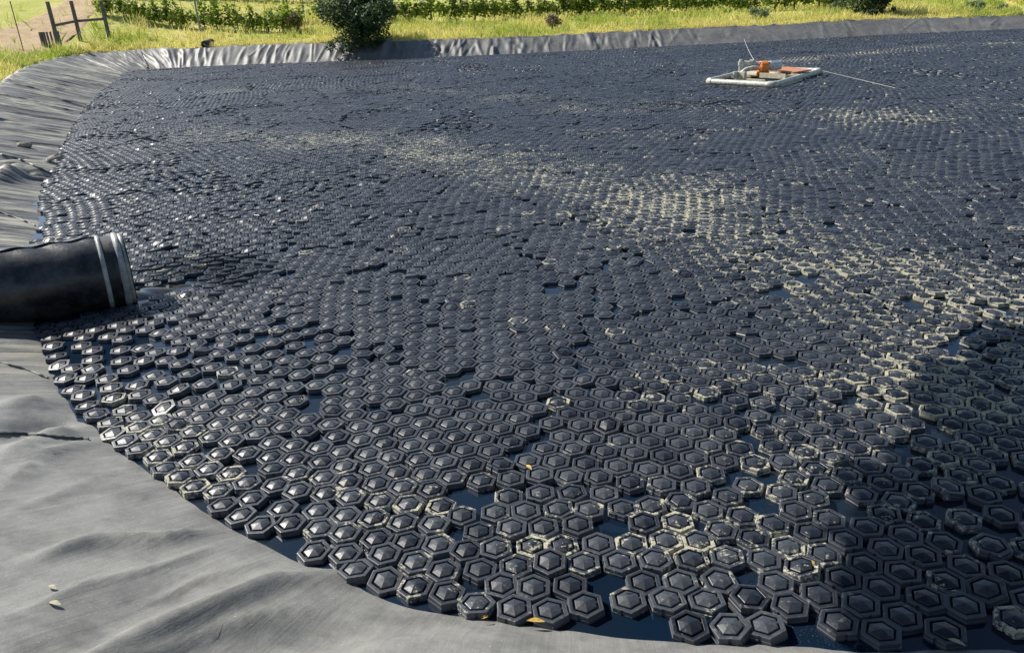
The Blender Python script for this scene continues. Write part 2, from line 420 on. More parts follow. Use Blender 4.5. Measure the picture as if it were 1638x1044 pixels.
# lip beyond the top: rolls over and is tucked under the grass
XYl = Td[:, None, :2] + (Td[:, None, :2] - Wd[:, None, :]) / np.linalg.norm(Td[:, None, :2] - Wd[:, None, :], axis=-1, keepdims=True) * np.array([.08, .2, .45])[None, :, None]
Zl = Td[:, None, 2] + np.array([.0, -.04, -.2])[None]
wob = .035 * smooth_noise1(S * 2.3, 5) + .02 * smooth_noise1(S * 7, 6)
XYa = np.concatenate([XY, XYl], 1); Za = np.concatenate([Zs, Zl + wob[:, None] * 0], 1)
Za[:, -5:-2] += wob[:, None]
M_ = nu + 3
V = np.concatenate([XYa, Za[..., None]], -1).reshape(-1, 3)
ii, jj = np.meshgrid(np.arange(N), np.arange(M_ - 1), indexing='ij')
i2 = (ii + 1) % N
Fq = np.stack([ii * M_ + jj, ii * M_ + jj + 1, i2 * M_ + jj + 1, i2 * M_ + jj], -1).reshape(-1, 4)
widths = np.linalg.norm(Td[:, :2] - Wd, axis=1)
Ua = np.concatenate([Ug, np.repeat([[1.03, 1.08, 1.15]], N, 0)], 1)
uv = np.stack([np.repeat(S[:, None], M_, 1), Ua * widths[:, None]], -1).reshape(-1, 2)
st = np.clip((S - sc_at[11]) / 2, 0, 1) * np.clip((sc_at[25] - S) / 2, 0, 1)
st = np.maximum(st, .06)
liner = link('pond_liner', mesh_np('pond_liner', V, [Fq], LINER, True, {'streaky': np.repeat(st, M_), 'sun_and_dust': np.repeat(np.clip((S - sc_at[22]) / 3, 0, .9) + .08, M_)}, uv))  # near bank coloured lighter, as if turned to the sun
tag(liner, 'wrinkled grey rubber liner covering the sloping banks of the pond', 'pond liner')
liner_bvh = BVHTree.FromPolygons([Vector(v) for v in V[:, :]], [tuple(f) for f in Fq.tolist()])

def seam_strip(pxs, rad=.011):
    mb = MB(); pts = []
    for i in range(len(pxs) - 1):
        for k in range(14):
            t = k / 14; px = pxs[i][0] * (1 - t) + pxs[i + 1][0] * t; py = pxs[i][1] * (1 - t) + pxs[i + 1][1] * t
            h = liner_bvh.ray_cast(Vector((0, 0, CAMH)), ray(px, py).normalized())
            if h[0]: pts.append(h[0] + Vector((0, 0, rad * .3)))
    if len(pts) > 2: mb.tube(pts, [rad * (1 + .25 * math.sin(i * 1.7)) for i in range(len(pts))], 7); o = mb.build('seam', LINER, liner, True)
seam_strip([(-30, 694), (30, 693), (90, 699), (146, 703)], .010)
seam_strip([(-30, 572), (40, 590), (79, 606)], .008)
seam_strip([(-30, 240), (30, 255), (86, 280)], .018)
seam_strip([(225, 84), (231, 98), (237, 110)], .045)
seam_strip([(-30, 330), (30, 350), (58, 362)], .010)

# water sheet (its rim lies under the liner)
Wout = Wd[::6] + (Td[::6, :2] - Wd[::6]) * .12
water = link('water', mesh_np('water', np.concatenate([Wout, np.zeros((len(Wout), 1))], 1), [np.arange(len(Wout))[None, ::-1].copy()], WATER))
tag(water, kind='structure')
if water.data.polygons[0].normal.z < 0: water.data.flip_normals()
bed = link('pond_bed', mesh_np('pond_bed', np.concatenate([Wout, np.full((len(Wout), 1), -1.2)], 1), [np.arange(len(Wout))[None, ::-1].copy()], LINER, attrs={'streaky': np.zeros(len(Wout))}))
tag(bed, kind='structure')

# terrain: lofted outward from the bank top, rising beyond the far side
Tr = Td[::8]; Wr = Wd[::8]
out = Tr[:, :2] - Wr; out /= np.linalg.norm(out, axis=1, keepdims=True)
# smooth outward directions for large offsets
cen = np.array([6.0, 20.0])
rad = Tr[:, :2] - cen; rad /= np.linalg.norm(rad, axis=1, keepdims=True)
offs = np.concatenate([[0.12, .2, .5, .9], np.arange(1.4, 30, .7), [33, 38, 46, 60, 80, 120, 200, 350, 600, 1000]])
rows = []
for d in offs:
    kk = min(1, d / 12.0); dirv = out * (1 - kk) + rad * kk; dirv /= np.linalg.norm(dirv, axis=1, keepdims=True)
    P = Tr[:, :2] + dirv * d
    x, y = P[:, 0], P[:, 1]
    farness = np.clip((y - 18) / 16, 0, 1) ; lf = np.clip((-x - 2) / 20, 0, 1); rt_ = np.clip((x - 2) / 24, 0, 1)
    slope = farness * (.078 + .075 * lf - .03 * rt_)
    dd = max(0, d - 1.5)
    rise = slope * dd if dd < 70 else slope * (70 + 60 * (1 - math.exp(-(dd - 70) / 200)))
    z = Tr[:, 2] + rise + (-.06 if d < .3 else 0) + .10 * np.clip(d / 3, 0, 1) * fbm(x * .35, y * .35, 80, 4) * (1 if d > .6 else .3)
    rows.append(np.stack([x, y, z], 1))
TV = np.stack(rows, 1); Nt, Mt = TV.shape[:2]
ii, jj = np.meshgrid(np.arange(Nt), np.arange(Mt - 1), indexing='ij'); i2 = (ii + 1) % Nt
Tf = np.stack([ii * Mt + jj, ii * Mt + jj + 1, i2 * Mt + jj + 1, i2 * Mt + jj], -1).reshape(-1, 4)
ground = link('ground', mesh_np('ground', TV.reshape(-1, 3), [Tf], TERR, True)); tag(ground, kind='structure')
g_bvh = BVHTree.FromPolygons([Vector(v) for v in TV.reshape(-1, 3)], [tuple(f) for f in Tf.tolist()])
def gz(x, y):
    h = g_bvh.ray_cast(Vector((x, y, 400)), Vector((0, 0, -1)))
    return h[0].z if h[0] else 1.0
def hit(px, py):
    h = g_bvh.ray_cast(Vector((0, 0, CAMH)), ray(px, py).normalized())
    return h[0]
def hit_or(px, py, dist):
    h = hit(px, py)
    if h: return h
    d = ray(px, py); d = Vector((d.x, d.y, 0)).normalized()
    return Vector((d.x * dist, d.y * dist, gz(d.x * dist, d.y * dist)))

# dirt track on the left hillside, draped on the ground
def draped(name, edgeL, edgeR, n, m, mat, lift=.03):
    def interp(pl, t):
        k = t * (len(pl) - 1); i = min(int(k), len(pl) - 2); f = k - i
        return Vector(pl[i]) * (1 - f) + Vector(pl[i + 1]) * f
    vs = []
    for i in range(n):
        a = interp(edgeL, i / (n - 1)); b = interp(edgeR, i / (n - 1))
        for j in range(m):
            p = a.lerp(b, j / (m - 1))
            if j in (0, m - 1):
                p = p + Vector((random.uniform(-.35, .35), random.uniform(-.3, .3)))
            z = gz(p.x, p.y) + (lift if 0 < j < m - 1 else -.03)
            vs.append((p.x, p.y, z))
    f = np.array([(i * m + j, (i + 1) * m + j, (i + 1) * m + j + 1, i * m + j + 1) for i in range(n - 1) for j in range(m - 1)])
    o = link(name, mesh_np(name, vs, [f], mat, True)); return tag(o, kind='structure')
def g2(px, py, dist=60):
    h = hit_or(px, py, dist); return Vector((h.x, h.y))
trackL = [g2(-160, 95), g2(-60, 62), g2(0, 46), g2(50, 30), g2(95, 8), g2(130, -25)]
trackR = [g2(-60, 122), g2(14, 104), g2(84, 84), g2(130, 52), g2(150, 22), g2(210, -20)]
draped('dirt_track', trackL, trackR, 60, 24, DIRT)

# ------------------------------------------------------------------ floating hexagonal tiles
Rt = .080; PITCHT = .1435
def notch_perimeter():
    """perimeter directions for the detailed tile: (x, y, inset) at unit corner radius"""
    pts = []
    for k in range(6):
        a = R(60 * k); b = R(60 * (k + 1))
        A = np.array([math.cos(a), math.sin(a)]); B = np.array([math.cos(b), math.sin(b)])
        pts.append((A[0], A[1], 0))
        if k in (0, 4):
            for t, ins in ((.42, 0), (.43, 1), (.57, 1), (.58, 0)):
                q = A * (1 - t) + B * t; pts.append((q[0], q[1], ins))
    return np.array(pts)
PERIM = notch_perimeter()
RINGS_RIM = [(.074, -.035, 1, 1), (.0815, -.012, 1, 1), (.0818, .003, 1, 1), (.0795, .005, 1, 1), (.0788, .0195, 1, 1),
             (.0770, .0222, .9, 0), (.0745, .0228, .8, 0), (.0600, .0228, .45, 0), (.0586, .0218, .45, 0), (.0578, .0045, .3, 0), (.0480, .0045, .3, 0)]
RINGS_DOME = [(.0490, .0040, .2, 0), (.0484, .0205, .1, 0), (.0472, .0226, .05, 0), (.0450, .0238, .02, 0), (.0240, .0292, 0, 0), (.0080, .0322, 0, 0)]
def ringmesh(rings, perim, cap):
    V = []; E = []
    for r_, z, e, nt_ in rings:
        for x, y, ins in perim:
            k = r_ - (.007 if (ins and nt_) else 0)
            V.append((x * k, y * k, z)); E.append(e)
    n = len(perim); F = []
    for i in range(len(rings) - 1):
        for k in range(n):
            F.append((i * n + k, i * n + (k + 1) % n, (i + 1) * n + (k + 1) % n, (i + 1) * n + k))
    T = []
    if cap:
        V.append((0, 0, rings[-1][1] + .0006)); E.append(0); c = len(V) - 1; b = (len(rings) - 1) * n
        T = [(b + k, b + (k + 1) % n, c) for k in range(n)]
    return np.array(V), np.array(E), np.array(F), np.array(T) if T else None
hexp = np.array([(math.cos(R(60 * k)), math.sin(R(60 * k)), 0) for k in range(6)])
farV, farE, farF, farT = ringmesh([(.078, -.018, 1, 0), (.0818, .002, 1, 0), (.0785, .006, 1, 0), (.0780, .0215, .9, 0), (.0590, .0228, .5, 0), (.0578, .0055, .3, 0),
                                   (.0488, .0055, .2, 0), (.0474, .0225, .05, 0)], hexp, True)
farV[-1, 2] = .0335

# where tiles may lie: inside the water edge, in view (with a margin)
def inside(poly, P):
    x, y = P[:, 0], P[:, 1]; c = np.zeros(len(P), bool); n = len(poly)
    for i in range(n):
        x1, y1 = poly[i]; x2, y2 = poly[(i + 1) % n]
        k = ((y1 > y) != (y2 > y)) & (x < (x2 - x1) * (y - y1) / (y2 - y1 + 1e-12) + x1)
        c ^= k
    return c
edge_poly = Wd[::5]
# grain seeds
seeds = []
rs = np.random.default_rng(11)
yy = 1.5
while yy < 40:
    cell = 1.05 + yy * .06
    xx = -20.0
    while xx < 48:
        seeds.append((xx + rs.uniform(-.5, .5) * cell, yy + rs.uniform(-.5, .5) * cell)); xx += cell
    yy += cell * .9
seeds = np.array(seeds)
q = proj(np.c_[seeds, np.zeros(len(seeds))])
seeds = seeds[(q[:, 2] > .5) & (q[:, 0] > -350) & (q[:, 0] < 2800) & (q[:, 1] > -50) & (q[:, 1] < 1500)]
ang = 0.55 * vnoise2(seeds[:, 0] * .13 + 3, seeds[:, 1] * .13 + 9, 101) + rs.normal(0, .10, len(seeds)) - .08
cand = []; cang = []
for k, (sx, sy) in enumerate(seeds):
    cell = 1.05 + sy * .06; n = int(cell * 1.5 / PITCHT) + 2
    a = ang[k]; pit = PITCHT * rs.uniform(1.0, 1.02)
    v1 = np.array([math.cos(a + R(30)), math.sin(a + R(30))]) * pit; v2 = np.array([math.cos(a + R(90)), math.sin(a + R(90))]) * pit
    I, J = np.meshgrid(np.arange(-n, n + 1), np.arange(-n, n + 1)); 
    P = np.array([sx, sy]) + I.reshape(-1, 1) * v1 + J.reshape(-1, 1) * v2
    d0 = np.linalg.norm(P - [sx, sy], axis=1); P = P[d0 < cell * 1.4]; d0 = d0[d0 < cell * 1.4]
    nb = seeds[np.linalg.norm(seeds - [sx, sy], axis=1) < cell * 3.2]
    dm = np.min(np.linalg.norm(P[:, None] - nb[None], axis=-1), axis=1)
    P = P[d0 <= dm + .035]
    cand.append(P); cang.append(np.full(len(P), a))
P = np.concatenate(cand); A = np.concatenate(cang)
# slow warp so that rows curve
P = P + .10 * np.stack([vnoise2(P[:, 0] * .5, P[:, 1] * .5, 200), vnoise2(P[:, 0] * .5, P[:, 1] * .5, 201)], 1)
q = proj(np.c_[P, np.zeros(len(P))])
k = (q[:, 2] > .5) & (q[:, 0] > -160) & (q[:, 0] < 2500) & (q[:, 1] > 20) & (q[:, 1] < 1250)
P = P[k]; A = A[k]
k = inside(edge_poly, P); P = P[k]; A = A[k]
# conflicts across grain borders
order = rs.permutation(len(P)); cellm = .14; grid = {}; keep = np.zeros(len(P), bool); mind2 = (.1345)**2
Pl = P.tolist()
for i in order:
    x, y = Pl[i]; cx, cy = int(x / cellm), int(y / cellm); ok = True
    for a in (-1, 0, 1):
        for b in (-1, 0, 1):
            for (X2, Y2) in grid.get((cx + a, cy + b), ()):
                if (X2 - x)**2 + (Y2 - y)**2 < mind2: ok = False; break
            if not ok: break
        if not ok: break
    if ok:
        keep[i] = True; grid.setdefault((cx, cy), []).append((x, y))
P = P[keep]; A = A[keep]
Ein = Wd[::3]; kdE = KDTree(len(Ein))
for i, p in enumerate(Ein): kdE.insert((p[0], p[1], 0), i)
kdE.balance()
Enrm = (Wd - Td[:, :2])[::3]; Enrm /= np.linalg.norm(Enrm, axis=1, keepdims=True)      # points into the pond
def relax(P, it, rad, gain=.45, ymax=15):
    for _ in range(it):
        sel = np.where(P[:, 1] < ymax)[0]
        kd = KDTree(len(P))
        for i, p in enumerate(P.tolist()): kd.insert((p[0], p[1], 0), i)
        kd.balance(); Q = P.copy()
        for i in sel:
            x, y = P[i]; mx = my = 0.0
            for co, j, d in kd.find_range((x, y, 0), rad):
                if j != i and d > 1e-5:
                    f = (rad - d) * gain / d; mx += (x - co[0]) * f; my += (y - co[1]) * f
            co, j, d = kdE.find((x, y, 0))
            sd = (x - co[0]) * Enrm[j, 0] + (y - co[1]) * Enrm[j, 1]
            if d < .6 and sd < .085: mx += Enrm[j, 0] * (.085 - sd) * .6; my += Enrm[j, 1] * (.085 - sd) * .6
            Q[i] = (x + mx, y + my)
        P = Q
    return P
def fill(P, A, n_, mind):
    grid = {}
    for (x, y) in P.tolist(): grid.setdefault((int(x / cellm), int(y / cellm)), []).append((x, y))
    nearI = np.where(P[:, 1] < 15)[0]
    C_ = np.concatenate([P[rs.choice(nearI, n_)] + rs.normal(0, .22, (n_, 2)), P[rs.integers(0, len(P), n_ // 2)] + rs.normal(0, .16, (n_ // 2, 2))]); extra = []
    ok_in = inside(edge_poly, C_); m2 = mind * mind
    for (x, y), okk in zip(C_.tolist(), ok_in):
        if not okk: continue
        cx, cy = int(x / cellm), int(y / cellm); ok = True
        for a in (-1, 0, 1):
            for b in (-1, 0, 1):
                for (X2, Y2) in grid.get((cx + a, cy + b), ()):
                    if (X2 - x)**2 + (Y2 - y)**2 < m2: ok = False; break
                if not ok: break
            if not ok: break
        if ok: extra.append((x, y)); grid.setdefault((cx, cy), []).append((x, y))
    if not extra: return P, A
    return np.concatenate([P, np.array(extra)]), np.concatenate([A, rs.uniform(-.4, .4, len(extra))])
P, A = fill(P, A, 110000, .130)
P = relax(P, 8, .152)
P, A = fill(P, A, 60000, .129)
P = relax(P, 8, .154)
# keep clear of liner edge
def edge_dist(P):
    d = np.full(len(P), 9.0); E = Wd[::3]
    for i in range(0, len(P), 4000):
        d[i:i + 4000] = np.sqrt(((P[i:i + 4000, None] - E[None])**2).sum(-1).min(1))
    return d
ed = edge_dist(P); ins = inside(edge_poly, P)
k = ins & (ed > .068); P = P[k]; A = A[k]; ed = ed[k]

# raft and outlet pipe footprints stay free
RC = [np.array(at(a, b, .09)[:2]) for a, b in ((1132, 131), (1237, 137), (1312, 114.5), (1208, 110))]
RC[3] = RC[0] + (RC[2] - RC[1])
rcen = sum(RC) / 4
k = ~inside(np.array([rcen + (c - rcen) * 1.05 for c in RC]), P)
PIPE_END = np.array([-3.36, 6.52]); PDIR = np.array([.87, .49]); PDIR /= np.linalg.norm(PDIR); PR = .322
t = (P - PIPE_END) @ PDIR; s_ = (P - PIPE_END) @ np.array([-PDIR[1], PDIR[0]])
k &= ~((t < .10) & (t > -4) & (np.abs(s_) < PR + .02))
k &= ~((t < .62) & (t > 0) & (np.abs(s_ + .05) < .18 * (1 - t / .8)))
# water holes seen in the photo
for hx, hy, hr in ((1290, 446, .20), (1245, 470, .22), (712, 617, .12), (935, 602, .11), (215, 602, .13), (262, 528, .17), (245, 545, .12), (985, 935, .14), (760, 935, .10),
                   (375, 545, .1), (1090, 478, .13), (565, 565, .1), (890, 466, .16), (600, 430, .12), (1600, 760, .15), (1500, 690, .16), (1180, 420, .1), (1330, 590, .12), (1530, 560, .16),
                   (1455, 490, .14), (1250, 580, .15), (770, 405, .12), (665, 510, .1), (390, 760, .08), (515, 785, .1), (350, 740, .07), (640, 480, .1), (1040, 500, .1), (1300, 830, .08), (1240, 690, .08),
                   (465, 440, .12), (555, 395, .12), (1620, 500, .15), (905, 560, .09), (840, 765, .07), (1330, 980, .07), (970, 760, .06), (150, 700, .09)):
    c = np.array(at(hx, hy, 0)[:2]); dd = P - c; k &= ~((dd[:, 0]**2 + dd[:, 1]**2) < (hr * .62)**2)
k &= rs.random(len(P)) > np.where(P[:, 1] < 12, .007, .005)
P = P[k]; A = A[k]; ed = ed[k]; NP = len(P)
q = proj(np.c_[P, np.zeros(NP)])
# tile state
rough_ = np.clip(.5 + 1.1 * fbm(P[:, 0] * .45, P[:, 1] * .45, 300, 3), .1, 1.6)
leftrough = np.exp(-(((q[:, 0] - 380) / 330)**2 + ((q[:, 1] - 330) / 110)**2))
tilt = np.abs(rs.normal(0, 1, NP)) * R(1.7) * (.45 + rough_ + 1.2 * leftrough)
big = rs.random(NP) < .035 * (.6 + rough_ + 2.0 * leftrough); tilt = np.where(big, tilt + rs.uniform(R(5), R(15), NP), tilt)
tilt = np.where(ed < .11, np.maximum(tilt, rs.uniform(R(2), R(8), NP)), tilt)
tdir = rs.uniform(0, 2 * math.pi, NP)
wet = np.exp(-(((q[:, 0] - 335) / 115)**2 + ((q[:, 1] - 436) / 30)**2)**1.5) * (.75 + .25 * rs.random(NP))
wk = wet > .35
tilt = np.where(wk, rs.uniform(R(2), R(13), NP), tilt); tdir = np.where(wk, math.pi + rs.normal(0, .6, NP), tdir)
rotz = A + rs.normal(0, .075, NP) + rs.integers(0, 6, NP) * R(60)
zz = rs.normal(0, .0025, NP) + np.where(big, .010, 0) + .007
# pale dried scum lies in drifting bands
def band(px, wid):
    W_ = [np.array(at(a, b, 0)[:2]) for a, b in px]; d = np.full(NP, 99.0)
    for i in range(len(W_) - 1):
        a, b = W_[i], W_[i + 1]; ab = b - a; t = np.clip(((P - a) @ ab) / (ab @ ab), 0, 1)
        d = np.minimum(d, np.linalg.norm(P - a - t[:, None] * ab, axis=1))
    return np.exp(-(d / wid)**2)
scum = .85 * band([(330, 215), (650, 235), (870, 275), (1080, 330), (1280, 400), (1450, 470), (1640, 545)], 1.15)
scum = np.maximum(scum, .62 * band([(1150, 610), (1280, 640), (1430, 640), (1560, 620)], .6))
scum = np.maximum(scum, .62 * band([(1200, 780), (1400, 740), (1500, 800), (1560, 830)], .5))
scum = np.maximum(scum, .55 * band([(560, 790), (800, 800), (940, 860), (1100, 880), (1280, 880)], .28))
scum = np.maximum(scum, .55 * band([(150, 610), (260, 700), (330, 760)], .22))
scum = np.maximum(scum, .7 * band([(1150, 130), (1300, 95), (1500, 75), (1640, 70)], 1.0) )
scum = np.maximum(scum, .45 * band([(300, 150), (600, 140), (900, 165), (1100, 175), (1400, 190)], 1.2))
patch = np.clip(1.3 * fbm(P[:, 0] * .8, P[:, 1] * .8, 400, 4) + .05, 0, 1)
scum = np.clip(scum * (.3 + 1.0 * rs.random(NP)) * (.85 + .7 * patch) + (.5 + .25 * (q[:, 0] > 900)) * patch * rs.random(NP) + .16 * rs.random(NP) - .05, 0, 1.15)
lone = rs.random(NP) < .03; scum = np.where(lone, np.maximum(scum, rs.uniform(.55, .95, NP)), scum)
rnd = rs.random(NP)
scum = np.clip(scum * 1.02, 0, 1.0)

# the 300 tiles that show largest are things of their own
vis = (q[:, 0] > 8) & (q[:, 0] < 1630) & (q[:, 1] > 0) & (q[:, 1] < 1042)
size = np.where(vis, 1 / q[:, 2], 0)
top = np.argsort(-size)[:300]; isnear = np.zeros(NP, bool); isnear[top] = True
LV = np.array([0, .15, .3, .45, .6, .75, .9, 1.05])
protos = {}
def tile_protos(lv, rk):
    if (lv, rk) in protos: return protos[(lv, rk)]
    out_ = []
    for nm, rings, perim, cap in (('rim', RINGS_RIM, PERIM, False), ('dome', RINGS_DOME, hexp, True)):
        v, e, f, t_ = ringmesh(rings, perim, cap)
        me = mesh_np('tile_' + nm, v, [f] + ([t_] if t_ is not None else []), TILE, False, {'edge': e, 'scum': np.full(len(v), LV[lv]), 'rnd': np.full(len(v), rk / 3)})
        out_.append(me)
    protos[(lv, rk)] = out_; return out_
def tilt_rot(i):
    ax = Vector((math.cos(tdir[i]), math.sin(tdir[i]), 0))
    return (Matrix.Rotation(tilt[i], 3, ax) @ Matrix.Rotation(rotz[i], 3, 'Z')).to_euler()
shade_line = lambda px, py: (px - 1250) * .0 + (1.0 if (px > 1235 and py > 940 - (px - 1235) * .95) else 0.0)
src = None
for i in top:
    lv = int(np.argmin(np.abs(LV - scum[i]))); rk = int(rnd[i] * 3.99)
    rim_me, dome_me = tile_protos(lv, rk)
    if src is None:
        root = empty('float_tile', (0, 0, 0)); r_o = link('rim', rim_me, root); d_o = link('dome', dome_me, root); src = (root, r_o, d_o)
        c, a, b = src
    else:
        c = src[0].copy(); COL.objects.link(c)
        a = src[1].copy(); a.data = rim_me; a.parent = c; COL.objects.link(a)
        b = src[2].copy(); b.data = dome_me; b.parent = c; COL.objects.link(b)
    c.location = (P[i, 0], P[i, 1], zz[i]); c.rotation_euler = tilt_rot(i)
    px, py = q[i, 0], q[i, 1]; sh = shade_line(px, py) > 0
    surf = 'crusted with scum' if lv >= 5 else 'edged with scum' if lv >= 3 else 'faintly dusted' if lv >= 1 else 'clean'
    if tilt[i] > R(6): surf += ' and tipped'
    if ed[i] < .14: place = 'touching grey liner ' + ('at the left' if px < 300 else 'left of bottom centre' if px < 620 else 'at bottom centre' if px < 1000 else 'at bottom right')
    elif sh: place = 'in the shade at bottom right'
    else: place = 'in the sun, ' + ('left foreground' if px < 500 else 'centre foreground' if px < 950 else 'right foreground') + (', nearest' if py > 900 else ', middle rows' if py > 790 else ', rear rows')
    tag(c, f'black hexagonal float tile {surf}, {place}', 'float tile', f'nearest hexagonal tiles, {surf}, {place}')

# all the others: one merged carpet
rest = np.where(~isnear)[0]
nv = len(farV); n = len(rest)
ca, sa = np.cos(rotz[rest]), np.sin(rotz[rest])
x = farV[None, :, 0] * ca[:, None] - farV[None, :, 1] * sa[:, None]
y = farV[None, :, 0] * sa[:, None] + farV[None, :, 1] * ca[:, None]
z = np.repeat(farV[None, :, 2], n, 0)
# small tilt about horizontal axis tdir (Rodrigues)
ax = np.cos(tdir[rest])[:, None]; ay = np.sin(tdir[rest])[:, None]; ct = np.cos(tilt[rest])[:, None]; stt = np.sin(tilt[rest])[:, None]
dot = (x * ax + y * ay) * (1 - ct)
X = x * ct + (ay * z) * stt + ax * dot; Y = y * ct + (-ax * z) * stt + ay * dot; Zt = z * ct + (ax * y - ay * x) * stt
VV = np.stack([X + P[rest, 0][:, None], Y + P[rest, 1][:, None], Zt + zz[rest][:, None]], -1).reshape(-1, 3)
off = (np.arange(n) * nv)[:, None, None]
FF = (farF[None] + off).reshape(-1, 4); TT = (farT[None] + off).reshape(-1, 3)
carpet = link('float_tiles', mesh_np('float_tiles', VV, [FF, TT], TILE, False,
      {'edge': np.tile(farE, n), 'scum': np.repeat(scum[rest], nv), 'rnd': np.repeat(rnd[rest], nv), 'wet': np.repeat(wet[rest], nv)}))
tag(carpet, 'carpet of black hexagonal float tiles receding to the far bank', 'float tiles', kind='stuff')
print('TILES', NP)

# ------------------------------------------------------------------ outlet pipe wrapped in a rubber sleeve
def outlet_pipe():
    d = Vector((PDIR[0], PDIR[1], -.03)).normalized(); end = Vector((PIPE_END[0], PIPE_END[1], .24))
    root = empty('outlet_pipe', (end.x, end.y, 0))
    tag(root, 'large black rubber sleeved outlet pipe with pale strapped end on left bank', 'outlet pipe')
    o = Vector((end.x, end.y, 0))
    side = Vector((-d.y, d.x, 0)).normalized(); upv = side.cross(d) * -1
    if upv.z < 0: upv = -upv
    def cyl(name, t0, t1, rf, mat, nt_=60, na=96, thick=0.0, parent=root):
        vs = []
        for i in range(nt_ + 1):
            t = t0 + (t1 - t0) * i / nt_
            for k in range(na):
                a = 2 * math.pi * k / na; r_ = rf(t, a)
                bend = Vector((0, 0, max(0, -t - 1.6) * .22))
                vs.append(end + d * t + bend + side * math.cos(a) * r_ + upv * math.sin(a) * r_ - o)
        f = [(i * na + k, i * na + (k + 1) % na, (i + 1) * na + (k + 1) % na, (i + 1) * na + k) for i in range(nt_) for k in range(na)]
        if thick:
            b = len(vs)
            for k in range(na):
                a = 2 * math.pi * k / na; vs.append(end + d * t1 + side * math.cos(a) * (rf(t1, a) - thick) + upv * math.sin(a) * (rf(t1, a) - thick) - o)
            for k in range(na):
                a = 2 * math.pi * k / na; vs.append(end + d * (t1 - .5) + side * math.cos(a) * (rf(t1, a) - thick) + upv * math.sin(a) * (rf(t1, a) - thick) - o)
            f += [(nt_ * na + k, nt_ * na + (k + 1) % na, b + (k + 1) % na, b + k) for k in range(na)]
            f += [(b + k, b + (k + 1) % na, b + na + (k + 1) % na, b + na + k) for k in range(na)]
            f += [tuple(b + na + k for k in range(na))]
        me = bpy.data.meshes.new(name); me.from_pydata(vs, [], f); me.materials.append(mat)
        me.polygons.foreach_set('use_smooth', np.ones(len(me.polygons), bool)); me.update()
        ob = link(name, me, parent); return ob
    def body(t, a):
        r_ = PR * (1 + .018 * math.sin(3 * a + t * 2.1) + .008 * math.sin(t * 9 + 2 * a) + .010 * math.sin(t * 17 - 5 * a) * math.sin(a * 2 + t))
        # sag folds between straps and at the left seam
        g = math.exp(-((t + 1.27) / .05)**2) * -.035 + math.exp(-((t + .10) / .06)**2) * -.015
        r_ += g * (.7 + .3 * math.sin(5 * a))
        r_ += .012 * math.exp(-((t + 1.12) / .10)**2) * (1 + math.sin(9 * a + 1))
        r_ += .06 * math.exp(-((t + 1.62) / .22)**2) * math.exp(-((a - 2.0) / .7)**2) - .05 * math.exp(-((t + 1.75) / .16)**2) * math.exp(-((a - 1.35) / .35)**2)
        r_ += .009 * math.sin(t * 23 + 4 * math.sin(a * 2)) * math.exp(-((a - 1.3) / .9)**2)
        return r_
    cyl('sleeve', -3.6, -.02, body, SLEEVE, 130, 110)
    cyl('pipe_end', -.12, .06, lambda t, a: PR * .985 + .004 * math.sin(3 * a), BLACKP, 6, 96, .02)
    def band_r(r0, c, h, w_): return lambda t, a: r0 + h * max(0, 1 - ((t - c) / w_)**2)**.5 + .003 * math.sin(7 * a + c * 30)
    cyl('strap', -.155, -.118, band_r(PR * .99, -.136, .014, .018), STRAP, 6, 96)
    cyl('strap', -.03, .025, band_r(PR * .985, -.002, .020, .027), STRAP, 6, 96)
    cyl('strap', .022, .055, band_r(PR * .97, .038, .012, .017), STRAP, 5, 96)
    cyl('strap', -1.30, -1.255, band_r(PR * .93, -1.277, .016, .024), BLACKP, 5, 96)
    # seam flap along the top of the sleeve
    mb = MB()
    pts = []
    for i in range(50):
        t = -2.4 + i * 2.3 / 49; a = 1.62 + .05 * math.sin(t * 5)
        r_ = body(t, a) + .006
        bend = Vector((0, 0, max(0, -t - 1.6) * .22))
        pts.append(end + d * t + bend + side * math.cos(a) * r_ + upv * math.sin(a) * r_ - o)
    mb.tube(pts, [.007 + .002 * math.sin(i * 1.3) for i in range(50)], 6)
    mb.build('seam', SLEEVE, root, True)
    # little spill of brownish water from the mouth
    mbs = []; n_, m_ = 18, 14
    for i in range(n_):
        t = .03 + .60 * i / (n_ - 1); hw = .22 * (1 - t / .75) + .02
        for j in range(m_):
            s = -1 + 2 * j / (m_ - 1); hgt = .035 * (1 - s * s) * (1 - (t / .66)) - .004 + .006 * math.sin(t * 30 + s * 4)
            mbs.append(end + d * t + side * (s * hw) - o + Vector((0, 0, hgt - (end + d * t).z)))
    f = np.array([(i * m_ + j, i * m_ + j + 1, (i + 1) * m_ + j + 1, (i + 1) * m_ + j) for i in range(n_ - 1) for j in range(m_ - 1)])
    wm = NT('brownish_spill'); wm.b.inputs['IOR'].default_value = 1.33; SP = wm.done((.02, .018, .010), .08, .5)
    sp = link('water_spill', mesh_np('water_spill', [tuple(v + o) for v in mbs], [f], SP, True))
    if sp.data.polygons[5].normal.z < 0: sp.data.flip_normals()
    tag(sp, 'glossy brownish water spilling from the outlet pipe mouth', 'water spill')
outlet_pipe()

